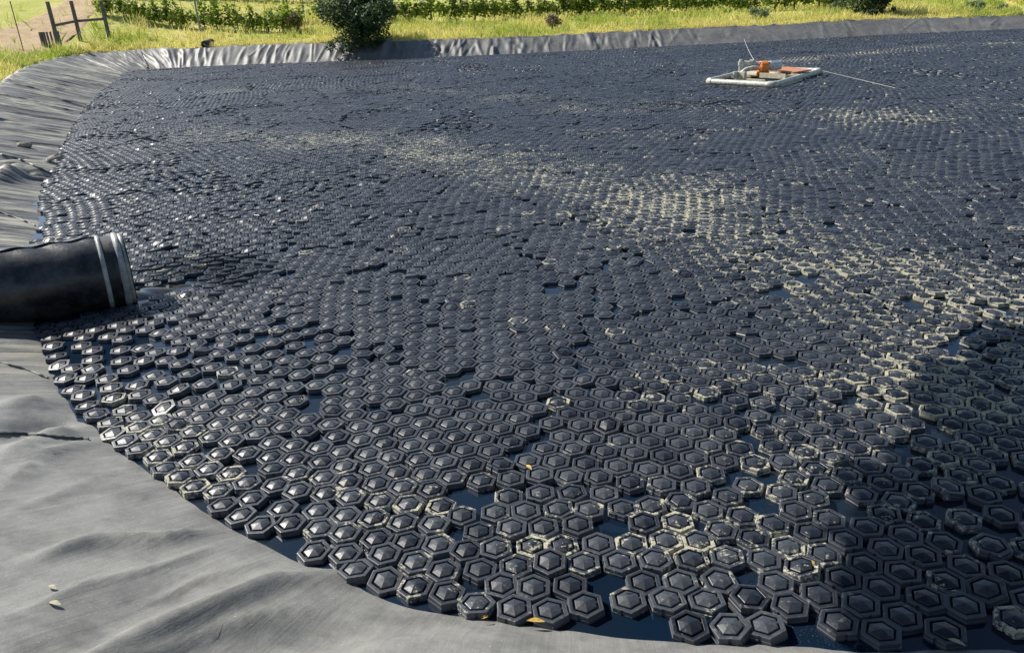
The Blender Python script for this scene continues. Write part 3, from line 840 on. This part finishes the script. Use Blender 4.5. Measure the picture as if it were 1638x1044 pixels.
# ------------------------------------------------------------------ pump raft
def raft():
    c = Vector((rcen[0], rcen[1], 0)); root = empty('pump_raft', c)
    tag(root, 'rectangular raft of white plastic pipes with wooden deck boards', 'raft')
    C = [Vector((p[0], p[1], .10)) - c for p in RC]
    pr = .072
    for i in range(4):
        a, b = C[i], C[(i + 1) % 4]; dv = (b - a).normalized(); mb = MB()
        n_ = 9
        pts = [a + dv * .10 + (b - a - dv * .20) * (k / n_) for k in range(n_ + 1)]
        mb.tube(pts, pr, 16); mb.build('float_pipe', PVC, root, True)
    for i in range(4):
        a = C[i]; dp = (C[i - 1] - a).normalized(); dn = (C[(i + 1) % 4] - a).normalized(); mb = MB(); pts = []
        for k in range(9):
            t = k / 8; pts.append((a + dp * .14) * (1 - t)**2 + a * 2 * t * (1 - t) + (a + dn * .14) * t * t)
        mb.tube(pts, pr * 1.16, 16); mb.build('pipe_elbow', PVC, root, True)
    u = (C[1] - C[0]).normalized(); v = (C[2] - C[1]).normalized(); La = (C[1] - C[0]).length; Lb = (C[2] - C[1]).length
    def loc(s, t, z): return C[0] + u * (s * La) + v * (t * Lb) + Vector((0, 0, z - C[0].z))
    def rot(dir_): 
        z_ = Vector((0, 0, 1)); x_ = dir_.normalized(); y_ = z_.cross(x_); return Matrix((x_, y_, z_)).transposed()
    ru = rot(Vector((u.x, u.y, 0)))
    # cross beams under the deck, deck boards
    for t in (.16, .40, .62, .84):
        mb = MB(); mb.box(loc(.5, t, .03), (La * .98, .09, .05), ru, .004); mb.build('cross_beam', PLANK, root)
    for s, t, l, wdt, z, m in ((.45, .42, La * .72, .20, .155, PLANK), (.45, .50, La * .72, .20, .158, PLANK), (.45, .58, La * .70, .20, .155, PLANK), (.5, .70, La * .62, .30, .16, REDPLY)):
        mb = MB(); mb.box(loc(s, t, z), (l, wdt, .035), ru, .004); mb.build('deck_board', m, root)
    mb = MB(); mb.box(loc(.78, .27, .20), (.75, .03, .12), ru, .004); mb.build('side_board', PLANK, root)
    tl = ru @ Matrix.Rotation(R(4), 3, 'Y')
    mb = MB(); mb.box(loc(.80, .60, .24), (.72, .80, .03), tl, .004); mb.build('tilted_board', REDPLY, root)
    for t, l, q_ in ((.30, 1.5, .02), (.72, 1.1, -.03)):
        mb = MB(); mb.box(loc(1.03, t, .022 + q_), (.10, l, .035), rot(Vector((v.y, -v.x, 0))), .004); mb.build('outer_skid', PLANK, root)
    mb = MB(); mb.box(loc(.36, .20, .17), (.26, .10, .24), ru, .006); mb.build('end_block', PLANK, root)
    return c, loc, u, v, ru
rc_, rloc, ru_, rv_, rrot = raft()
def pump():
    base = rc_ + rloc(.56, .36, .172); root = empty('water_pump', base)
    tag(root, 'orange water pump with grey motor and white pipes on the raft', 'pump')
    ax = (rv_ * .75 + ru_ * .66).normalized(); ax.z = 0; zc = Vector((0, 0, .19))
    def disc(mb, c0, c1, r0, r1, n_=20): mb.tube([c0, c0 + (c1 - c0) * .08, c1 - (c1 - c0) * .08, c1], [r0 * .9, r0, r1, r1 * .9], n_)
    mb = MB(); disc(mb, zc - ax * .09, zc + ax * .11, .155, .155)
    for k in range(6):
        a = k * math.pi / 3; s = Vector((-ax.y, ax.x, 0)); p = zc + (s * math.cos(a) + Vector((0, 0, 1)) * math.sin(a)) * .135
        mb.tube([p - ax * .13, p + ax * .14], .02, 6)
    b = mb.build('pump_body', ORANGE, root, True)
    mb = MB(); mb.box(zc - Vector((0, 0, .165)), (.24, .22, .07), rrot, .01); mb.build('pump_foot', ORANGE, root)
    mb = MB(); disc(mb, zc + ax * .12 + Vector((0, 0, .03)), zc + ax * .46 + Vector((0, 0, .03)), .115, .115)
    for k in range(16):
        a = k * math.pi / 8; s = Vector((-ax.y, ax.x, 0)); p = zc + Vector((0, 0, .03)) + (s * math.cos(a) + Vector((0, 0, 1)) * math.sin(a)) * .116
        mb.tube([p + ax * .18, p + ax * .40], .009, 4)
    mb.build('motor', MOTOR, root, True)
    # suction elbow and riser
    c0 = zc - ax * .10; e = Vector((ru_.x * -.35 - rv_.x * .45, ru_.y * -.35 - rv_.y * .45, 0))
    mb = MB(); pts = [c0, c0 - ax * .18, c0 - ax * .34 - Vector((0, 0, .03)), c0 - ax * .44 - Vector((0, 0, .10)), c0 - ax * .46 - Vector((0, 0, .2))]
    mb.tube(pts, .058, 14); mb.build('suction_pipe', PVC, root, True)
    side = Vector((-1, .35, 0)).normalized()
    mb = MB(); t0 = zc + Vector((0, 0, .10)); pts = [t0, t0 + side * .2 + Vector((0, 0, .0)), t0 + side * .52 + Vector((0, 0, .03))]
    mb.tube(pts, .05, 12); mb.tube([t0 + side * .24 + Vector((0, 0, .03)), t0 + side * .34 + Vector((0, 0, .03))], .068, 12); mb.build('outlet_arm', PVC, root, True)
    mb = MB(); b0 = t0 + side * .55; mb.tube([b0 - Vector((0, 0, .34)), b0 + Vector((0, 0, .06))], .052, 12); mb.tube([b0 - Vector((0, 0, .04)), b0 + Vector((0, 0, .055))], .072, 12)
    mb.tube([b0 + Vector((0, 0, .06)), b0 + Vector((0, 0, .11))], [.05, .035], 10); mb.build('riser_pipe', PVC, root, True)
    mb = MB(); g0 = b0 - Vector((0, 0, .26)) - rv_ * .12
    mb.tube([g0 - rv_ * .34, g0 - rv_ * .2, g0 + Vector((0, 0, .04)), b0 - Vector((0, 0, .24))], .05, 12)
    mb.tube([g0 - rv_ * .2 - Vector((0, 0, .06)), g0 - rv_ * .2 + Vector((0, 0, .1))], .06, 12); mb.build('lower_pipe', PVC, root, True)
pump()
def rope(name, a, b, sag, label, r_=.008):
    mb = MB(); a = Vector(a); b = Vector(b)
    mb.tube([a.lerp(b, k / 24) - Vector((0, 0, sag * 4 * (k / 24) * (1 - k / 24))) for k in range(25)], r_, 5)
    o = mb.build(name, ROPE, None, True); return tag(o, label, 'rope', )
rope('mooring_rope', Vector((RC[2][0], RC[2][1], .12)), at(1432, 141, .05), .0, 'thin pale mooring rope running right from the raft corner', .004)
rope('mooring_rope', at(1206, 96, .5), at(1190, 62, .30), .05, 'thin pale line from the pump up to the far bank', .006)

# ------------------------------------------------------------------ foliage
def leaf_cloud(n, sampler, size, tintf, seed, aspect=.55, up=0.3):
    r_ = np.random.default_rng(seed); C = sampler(n, r_); n = len(C)
    d = r_.normal(size=(n, 3)); d[:, 2] = np.abs(d[:, 2]) + up; nrm = d / np.linalg.norm(d, axis=1, keepdims=True)
    t = np.cross(nrm, r_.normal(size=(n, 3))); t /= np.linalg.norm(t, axis=1, keepdims=True); b = np.cross(nrm, t)
    s = r_.uniform(*size, n)[:, None]
    v0 = C - t * s; v1 = C + b * s * aspect + nrm * s * .12; v2 = C + t * s; v3 = C - b * s * aspect + nrm * s * .12
    V = np.stack([v0, v1, v2, v3], 1).reshape(-1, 3); F = np.arange(4 * n).reshape(-1, 4)
    return V, F, np.repeat(tintf(C, r_), 4)
def crown(name, blobs, n, size, mat, parent, seed, shell=.55, aspect=.55):
    """blobs: (x,y,z,rx,ry,rz) ellipsoids; leaves near their surfaces, in sub-clumps"""
    def samp(n_, r_):
        B = np.array(blobs); wts = B[:, 3] * B[:, 4] + B[:, 5] * B[:, 3]; wts /= wts.sum()
        k = r_.choice(len(B), n_, p=wts); d = r_.normal(size=(n_, 3)); d /= np.linalg.norm(d, axis=1, keepdims=True)
        rr = shell + (1 - shell) * r_.random(n_)**.7
        rr *= 1 + .22 * vnoise2(d[:, 0] * 3 + k * 3.1, d[:, 1] * 3 + d[:, 2] * 2, seed)
        P_ = B[k, :3] + d * B[k, 3:] * rr[:, None]
        keep_ = vnoise2(P_[:, 0] * 5 / (size[1] * 12 + .3), P_[:, 2] * 5 / (size[1] * 12 + .3) + P_[:, 1] * 3, seed + 5) > -.45
        return P_[keep_]
    tf = lambda C, r_: np.clip(.5 + .35 * vnoise2(C[:, 0] * 3, C[:, 2] * 3, seed + 9) + r_.normal(0, .25, len(C)), 0, 1)
    V, F, T = leaf_cloud(n, samp, size, tf, seed, aspect)
    return link(name, mesh_np(name, V, [F], mat, False, {'tint': T}), parent)
def bush(name, p, wd, ht, n, mat, label, cat, seed, lean=(0, 0), leaf=(.04, .09), droop=None, group=None):
    root = empty(name, p); r_ = random.Random(seed); mb = MB(); blobs = []
    for k in range(9):
        a = r_.uniform(0, 6.28); e = r_.uniform(.15, 1) * wd * .42; h = r_.uniform(.45, .95) * ht
        tip = Vector((math.cos(a) * e + lean[0] * h, math.sin(a) * e + lean[1] * h, h * .85))
        mb.tube([(0, 0, -.1), tip * .5 + Vector((0, 0, .1 * ht)), tip], [.03 * ht, .018 * ht, .008 * ht], 6)
        s = r_.uniform(.18, .30)
        blobs.append((tip.x, tip.y, h * .8, wd * s, wd * s, ht * s * .9))
    blobs.append((lean[0] * ht * .4, lean[1] * ht * .4, ht * .42, wd * .40, wd * .38, ht * .42))
    for dr in (droop or []): blobs.append(dr)
    mb.build('stem', BARK, root, True)
    crown('foliage', blobs, n, leaf, mat, root, seed, .45)
    return tag(root, label, cat, group)

b1 = hit_or(578, 68, 40)
gb = Vector((b1.x, b1.y, gz(b1.x, b1.y)))
bush('bush', gb, 3.7, 2.9, 17000, BUSHM, 'large dark green bush overhanging the far liner, left of centre', 'bush', 31, (0, 0), (.05, .10),
     [(-.75, -1.6, -.05, .75, .5, .38), (.35, -1.0, .35, 1.2, .7, .6)])
b2 = hit_or(1388, 27, 38)
bush('bush', Vector((b2.x, b2.y, gz(b2.x, b2.y))), 2.5, 1.8, 11000, BUSHM, 'rounded dark green bush on the far bank edge, behind the raft to the right', 'bush', 37, (0, 0), (.05, .10), [(.2, -.9, .2, .8, .4, .35)])
for (px, py, wd, ht, m, lab, cat, sd) in ((884, 46, .9, .8, DRYM, 'dry brown weed clump on the grass above the far liner', 'weed', 41),
        (477, 52, 1.0, 1.2, DRYM, 'dry reddish brown weed left of the large dark bush', 'weed', 42),
        (1212, 33, 1.1, .7, PALEM, 'pale green weed clump on the bank left of the rounded bush', 'weed', 43),
        (1560, 20, 1.2, .55, PALEM, 'low grey green shrub in yellow grass at far right', 'shrub', 44),
        (1600, 20, .8, .4, PALEM, 'smallest grey green weed clump at the far right edge', 'weed', 45),
        (1338, 20, .8, .6, PALEM, 'pale weed tuft just left of the rounded dark bush', 'weed', 46)):
    h = hit_or(px, py, 42); bush('weed' if cat == 'weed' else 'shrub', Vector((h.x, h.y, gz(h.x, h.y))), wd, ht, 900, m, lab, cat, sd, leaf=(.03, .07))

# grapevines: a few distinct plants, copied along the rows
def vine_proto(seed, ht, wd):
    root = empty('grape_vine', (0, 0, 0)); r_ = random.Random(seed)
    mb = MB(); mb.tube([(0, 0, -.1), (.02, .01, .3), (-.02, .02, .65)], [.035, .028, .022], 7)
    mb.tube([(-.02, .02, .62), (-.4, .03, .75), (-.75, .0, .78)], [.02, .016, .01], 6); mb.tube([(-.02, .02, .62), (.35, .02, .73), (.7, .05, .76)], [.02, .016, .01], 6)
    mb.build('trunk', BARK, root, True)
    mb = MB(); mb.tube([(.06, 0, -.1), (.07, .01, ht + .35)], .013, 5); mb.build('stake', RUST, root)
    bl = []
    for k in range(8):
        x = -wd * .5 + wd * k / 7 + r_.uniform(-.1, .1); h = r_.uniform(.4, 1.15) * ht
        bl.append((x, r_.uniform(-.15, .15), .25 + (h - .25) * .5, .20, .22, max(.2, (h - .15) * .5)))
    bl.append((0, 0, ht * .62, .24, .2, ht * .36)); bl.append((0, 0, .42, wd * .45, .28, .34))
    crown('foliage', bl, 560, (.05, .10), VINEM, root, seed, .3, .8)
    return root
vps = [vine_proto(60 + k, 1.15 + .13 * k, 1.3 + .12 * (k % 3)) for k in range(5)]
vine_used = [False] * 5
def put_vine(x, y, k, rz, sc, label, group):
    if not vine_used[k]:
        c = vps[k]; vine_used[k] = True
    else:
        c = vps[k].copy(); COL.objects.link(c)
        for ch in vps[k].children:
            d = ch.copy(); d.parent = c; COL.objects.link(d)
    c.location = (x, y, gz(x, y)); c.rotation_euler = (0, 0, rz); c.scale = (sc, sc, sc)
    tag(c, label, 'grapevine', group)
def vine_row(pxs, py0, py1, x0, x1, label, group, sc=1.0, step=1.15, dist=47):
    a = hit_or(x0, py0, dist); b = hit_or(x1, py1, dist); L = (b - a).length; n_ = int(L / step)
    rz = math.atan2(b.y - a.y, b.x - a.x)
    for i in range(n_ + 1):
        p = a.lerp(b, i / max(1, n_)); put_vine(p.x + random.uniform(-.12, .12), p.y + random.uniform(-.15, .15), random.randrange(5), rz + random.uniform(-.15, .15) + (math.pi if random.random() < .5 else 0), sc * random.uniform(.85, 1.15), label, group)
vine_row(0, 26, 52, 172, 462, 'leafy grapevine in the left row beyond the H-shaped fence brace', 'grapevines in the left front row', 1.0)
vine_row(0, 40, 33, 462, 520, 'leafy grapevine between the left row and the large dark bush', 'grapevines beside the dark bush', 1.1)
vine_row(0, 35, 26, 625, 930, 'leafy grapevine in the front row right of the large dark bush', 'grapevines in the centre front row', 1.15)
vine_row(0, 26, 14, 930, 1345, 'leafy grapevine in the front row behind the raft', 'grapevines in the right front row', 1.1)
vine_row(0, -2, 5, 230, 560, 'small distant grapevine in the second row at upper left', 'grapevines in the second row', 1.1, 1.6, 60)

# grass: individual blades in one object; only where it can be seen
def grass():
    r_ = np.random.default_rng(90); pts = []; hs = []; tn = []
    # along the far and left crest and beyond
    cxy = Td[:, :2]; idx = np.where((S < sc_at[19]) & (S > 0))[0]
    out_all = Td[:, :2] - Wd; out_all /= np.linalg.norm(out_all, axis=1, keepdims=True)
    L = S[idx[-1]] - S[idx[0]]
    n_ = 52000
    s = r_.uniform(S[idx[0]], S[idx[-1]], n_); i = np.clip(np.searchsorted(S, s), 0, N - 1)
    d = .22 + r_.random(n_)**1.8 * 16
    p = Td[i, :2] + out_all[i] * d[:, None] + r_.normal(0, .05, (n_, 2)) + np.c_[np.zeros(n_), np.zeros(n_)]
    q_ = proj(np.c_[p, np.full(n_, 1.0)]); ok = (q_[:, 2] > 1) & (q_[:, 0] > -60) & (q_[:, 0] < 1700) & (q_[:, 1] > -60) & (q_[:, 1] < 400)
    p = p[ok]; d = d[ok]; q_ = q_[ok]
    zz_ = np.array([gz(a, b) for a, b in p])
    lush = np.clip(1.1 - np.abs(q_[:, 0] - 60) / 200, 0, 1)
    tr = (q_[:, 0] < 150) & (d > 1.7)                    # bare dirt track
    dens = fbm(p[:, 0] * .5, p[:, 1] * .5, 500, 3)
    keep_ = ~(tr & (r_.random(len(p)) < .93)) & (r_.random(len(p)) < np.clip(.72 + dens, .2, 1))
    p = p[keep_]; d = d[keep_]; zz_ = zz_[keep_]; lush = lush[keep_]; q_ = q_[keep_]; n2 = len(p)
    crest = np.exp(-(d / .9)**2)
    h = r_.uniform(.10, .30, n2) * (1 + .6 * fbm(p[:, 0], p[:, 1], 510, 2)) * np.where(lush > .2, 1.7, 1.0) * np.clip(.5 + d / 1.5, .5, 1.35)
    tint = np.clip(.62 + .9 * fbm(p[:, 0] * .4, p[:, 1] * .4, 520, 3) + .35 * crest - .4 * lush + r_.normal(0, .15, n2), 0, 1)
    B = 4; m = n2 * B
    base = np.repeat(np.c_[p, zz_ - .02], B, 0) + np.c_[r_.normal(0, .06, (m, 2)), np.zeros(m)]
    hh = np.repeat(h, B) * r_.uniform(.6, 1.3, m); a = r_.uniform(0, 6.28, m); wv = .013 + .012 * r_.random(m)
    wdir = np.c_[np.cos(a), np.sin(a), np.zeros(m)] * wv[:, None]
    lean = np.c_[r_.normal(0, .35, (m, 2)), np.zeros(m)] * hh[:, None]
    top_ = base + lean + np.c_[np.zeros((m, 2)), hh]; mid = base + lean * .35 + np.c_[np.zeros((m, 2)), hh * .55]
    V = np.stack([base - wdir, base + wdir, mid + wdir * .7, top_, mid - wdir * .7], 1).reshape(-1, 3)
    F = np.arange(5 * m).reshape(-1, 5)
    T = np.repeat(np.clip(np.repeat(tint, B) + r_.normal(0, .12, m), 0, 1), 5)
    o = link('grass', mesh_np('grass', V, [F], GRASSM, False, {'tint': T}))
    tag(o, 'yellow green grass growing on the banks beyond the liner', 'grass', kind='stuff')
grass()

# ------------------------------------------------------------------ fence posts and other things beyond the bank
def post_at(px, py, top_py, dist=44, top_px=None):
    h = hit_or(px, py, dist); p = Vector((h.x, h.y, gz(h.x, h.y))); D_ = (p - Vector((0, 0, CAMH))).dot(FW)
    lo, hi = .1, 9.0
    for _ in range(30):
        m_ = (lo + hi) / 2
        if proj((p.x, p.y, p.z + m_))[0, 1] > top_py: lo = m_
        else: hi = m_
    return p, lo
def tpost(px, py, ty, label, mat=RUST, r_=.022, group=None, name='fence_post', n_=6):
    p, h = post_at(px, py, ty); root = empty(name, p); mb = MB()
    mb.tube([(0, 0, -.2), (0, 0, h)], r_, n_); mb.build('shaft', mat, root, n_ > 6)
    mb = MB(); mb.box((0, 0, h - .01), (r_ * 2.6, r_ * 2.6, .025)); mb.build('cap', mat, root)
    tag(root, label, 'fence post', group)
tpost(38, 83, 3, 'thin rusty steel post at far left before the dirt track')
tpost(198, 22, -12, 'thin rusty post at the left end of the vine row', r_=.018)
tpost(321, 54, -8, 'thick grey pipe post standing in front of the left vines', GALV, .05, n_=12)
tpost(467, 60, -12, 'rusty fence post left of the reddish weed', r_=.02)
tpost(489, 40, -15, 'rusty fence post just left of the large dark bush', r_=.02)
tpost(731, 46, -12, 'dark slim fence post in yellow grass right of the large bush', r_=.018)
tpost(851, 36, -14, 'dark slim fence post left of the dry weed clump', r_=.016)
tpost(670, 20, -20, 'slim post among vines nearest right of the large bush', r_=.018)
tpost(908, 33, -16, 'dark slim fence post right of the dry weed clump', r_=.014)
tpost(1185, 19, -25, 'pale galvanised post at the edge of the vines behind the raft', GALV, .035, n_=10)
tpost(1449, 15, -12, 'slim post in yellow grass right of the rounded bush', r_=.014)
tpost(1522, 14, -12, 'slim post in yellow grass left of the low shrub at far right', r_=.014)
tpost(1589, 12, -12, 'rightmost slim fence post behind the low shrub', r_=.014)

def brace():
    pts = [post_at(95, 79, 3), post_at(129, 66, 2), post_at(176, 67, 2)]
    c = pts[0][0]; root = empty('fence_brace', c)
    tag(root, 'H-shaped wooden fence brace of three grey posts and one rail', 'fence brace')
    for (p, h) in pts:
        mb = MB(); q_ = p - c; mb.tube([q_ + Vector((0, 0, -.3)), q_ + Vector((.01, 0, h * .5)), q_ + Vector((0, 0, h))], [.105, .10, .095], 14); mb.build('post', WOODG, root, True)
    for i in range(2):
        a = pts[i][0] - c + Vector((0, 0, pts[i][1] * .50)); b = pts[i + 1][0] - c + Vector((0, 0, pts[i + 1][1] * .50))
        if i == 1: b.z = a.z + .05
        a, b = a + (b - a).normalized() * .09, b - (b - a).normalized() * .09
        mb = MB(); mb.tube([a, b], .07, 12); mb.build('rail', WOODG, root, True)
brace()
def slat_crate():
    p, h = post_at(84, 76, 51); root = empty('wooden_crate', p)
    tag(root, 'small dark slatted crate beside the left post of the fence brace', 'crate')
    for k in range(5):
        mb = MB(); mb.box((-.36 + k * .18, -.2, h / 2), (.10, .03, h), None, .004); mb.build('slat', WOODG, root)
    for k in range(2):
        mb = MB(); mb.box((-.36 + k * .72, .05, h / 2), (.06, .42, h), None, .004); mb.build('side', WOODG, root)
    mb = MB(); mb.box((0, .02, h * .12), (.66, .36, .05)); mb.build('base', WOODG, root)
slat_crate()
def drain():
    h = hit_or(331, 75, 42); p = Vector((h.x, h.y, gz(h.x, h.y) + .12)); root = empty('drain_pipe', p)
    tag(root, 'short black drain pipe end poking out above the far liner', 'drain pipe')
    pts = []; rr = []
    for k in range(24): pts.append((0, -.35 + k * .05, -.0 + k * .002)); rr.append(.17 + (.012 if k % 2 else 0))
    mb = MB(); mb.tube(pts, rr, 20, False); mb.build('corrugated_wall', BLACKP, root, True)
    mb = MB(); mb.tube([(0, .6, 0), (0, -.34, 0)], .155, 20, True); mb.build('inner_wall', BLACKP, root, True)
drain()
def wire(px0, py0, px1, py1, hgt, label):
    a = hit_or(px0, py0, 44); b = hit_or(px1, py1, 44); a = Vector((a.x, a.y, gz(a.x, a.y) + hgt)); b = Vector((b.x, b.y, gz(b.x, b.y) + hgt)); mb = MB()
    mb.tube([a.lerp(b, k / 12) - Vector((0, 0, .12 * 4 * k / 12 * (1 - k / 12))) for k in range(13)], .004, 4)
    tag(mb.build('fence_wire', RUST), label, 'wire')
wire(176, 67, 321, 54, .9, 'sagging wire from the wooden brace to the grey pipe post')
wire(321, 54, 467, 60, .35, 'wire between the grey pipe post and the rusty post')

# ------------------------------------------------------------------ leaves and bits on tiles and liner
def leaf(px, py, mat, label, L=.055, on='tile', rz=None, name='fallen_leaf'):
    if on == 'tile': p = at(px, py, .040)
    else:
        h = liner_bvh.ray_cast(Vector((0, 0, CAMH)), ray(px, py).normalized()); p = h[0] + Vector((0, 0, .006)) if h[0] else at(px, py, .3)
    a = rz if rz is not None else random.uniform(0, 3.1); n_ = 9; vs = []; 
    for i in range(n_):
        t = i / (n_ - 1); wd = L * .20 * math.sin(math.pi * (t * .92 + .04)) ; x_ = (t - .5) * L; zc = .006 * math.sin(t * 3)
        for s in (-1, 0, 1): vs.append((x_, s * wd, zc + abs(s) * .004))
    f = np.array([(i * 3 + j, (i + 1) * 3 + j, (i + 1) * 3 + j + 1, i * 3 + j + 1) for i in range(n_ - 1) for j in range(2)])
    o = link(name, mesh_np(name, vs, [f], mat, True), None, p); o.rotation_euler = (random.uniform(-.2, .2), random.uniform(-.2, .2), a)
    tag(o, label, 'leaf')
leaf(846, 748, LEAFY, 'small orange leaf on tiles above centre foreground', .05)
leaf(1303, 902, LEAFY, 'yellow leaf on a scummy tile at the edge of the shade', .06, rz=1.4)
leaf(857, 994, LEAFY, 'orange leaf on the water by the liner at bottom centre', .07, rz=.0)
leaf(775, 988, LEAFY, 'tiny orange leaf at the liner edge, left of the bottom centre leaf', .035)
leaf(1000, 943, LEAFP, 'pale leaf scrap between tiles at bottom centre', .04)
leaf(240, 553, LEAFP, 'pale yellow leaf on water just below the outlet pipe', .05)
leaf(1530, 1028, LEAFP, 'brown leaf floating in the shade at the bottom right', .06, rz=-.5)
leaf(88, 968, LEAFP, 'lower of two pale leaves lying on the near liner', .055, 'liner', -.3)
leaf(84, 942, LEAFP, 'upper of two pale leaves lying on the near liner', .045, 'liner', -.5)
# stones on the left bank
def stone(px, py, s, label, seed):
    h = liner_bvh.ray_cast(Vector((0, 0, CAMH)), ray(px, py).normalized()); p = h[0] if h[0] else at(px, py, .1)
    r_ = np.random.default_rng(seed); vs = []; f = []; n_, m_ = 7, 10
    for i in range(n_):
        th = math.pi * i / (n_ - 1)
        for k in range(m_):
            ph = 2 * math.pi * k / m_; rr = s * (1 + .18 * r_.uniform(-1, 1)); vs.append((rr * 1.3 * math.sin(th) * math.cos(ph), rr * math.sin(th) * math.sin(ph), rr * .7 * math.cos(th)))
    f = np.array([(i * m_ + k, (i + 1) * m_ + k, (i + 1) * m_ + (k + 1) % m_, i * m_ + (k + 1) % m_) for i in range(n_ - 1) for k in range(m_)])
    o = link('stone', mesh_np('stone', vs, [f], simple('pale_stone', (.22, .20, .15), (.36, .33, .26), 20, .9, .2), True), None, p + Vector((0, 0, s * .4))); tag(o, label, 'stone')
stone(90, 260, .12, 'pale stone at the water edge of the left bank', 1)
stone(40, 236, .10, 'pale stone higher up on the left liner', 2)

# ------------------------------------------------------------------ tree beside the camera whose branch shades the near right corner
def shade_tree():
    base = Vector((3.3, -1.6, 1.1)); root = empty('overhanging_tree', base)
    tag(root, 'leafy tree on the near bank with a low branch over the pond', 'tree')
    mb = MB()
    mb.tube([(0, 0, -.3), (-.1, .4, 1.2), (-.7, 2.2, 2.2), (-1.8, 4.4, 2.35), (-2.9, 6.2, 2.3)], [.19, .16, .12, .07, .03], 12)
    mb.tube([(-.1, .4, 1.2), (.2, .6, 2.4), (.4, .9, 3.8)], [.13, .09, .04], 10)
    bl = [(-.35, 4.6, 3.3, .8, .85, .33), (.55, 5.5, 3.35, .95, .85, .33), (.35, 3.7, 3.3, 1.0, .9, .35), (1.6, 5.8, 3.4, 1.1, 1.0, .35), (1.3, 4.5, 3.4, 1.1, 1.1, .38),
          (2.6, 4.9, 3.5, 1.2, 1.2, .4), (2.0, 3.1, 3.5, 1.3, 1.1, .4), (3.2, 3.4, 3.6, 1.2, 1.2, .4), (2.7, 1.5, 3.6, 1.2, 1.2, .5), (3.6, -.5, 4.6, 1.5, 1.5, 1.0)]
    bl += [(.45, 6.15, 3.5, .75, .7, .3), (1.15, 6.5, 3.5, .7, .6, .3)]
    bl += [(-.75, 4.2, 3.25, .55, .6, .3), (-.1, 3.9, 3.3, .8, .7, .3)]
    bl = [(a - .55 - base.x, b + .17 - base.y, c - base.z, d, e, f) for a, b, c, d, e, f in bl]
    for b_ in bl[:9]:
        p = Vector(b_[:3]); t = max(0.0, min(1.0, (p.y - .4) / 5.8)); q_ = Vector((-.1 - 2.6 * t, .4 + 5.6 * t, 1.3 + 1.0 * t))
        mb.tube([q_, q_.lerp(p, .5) + Vector((0, 0, .12)), p], [.05, .03, .012], 6)
    mb.build('trunk', BARK, root, True)
    crown('foliage', bl, 95000, (.06, .13), TREEM, root, 71, .05, .65)
shade_tree()
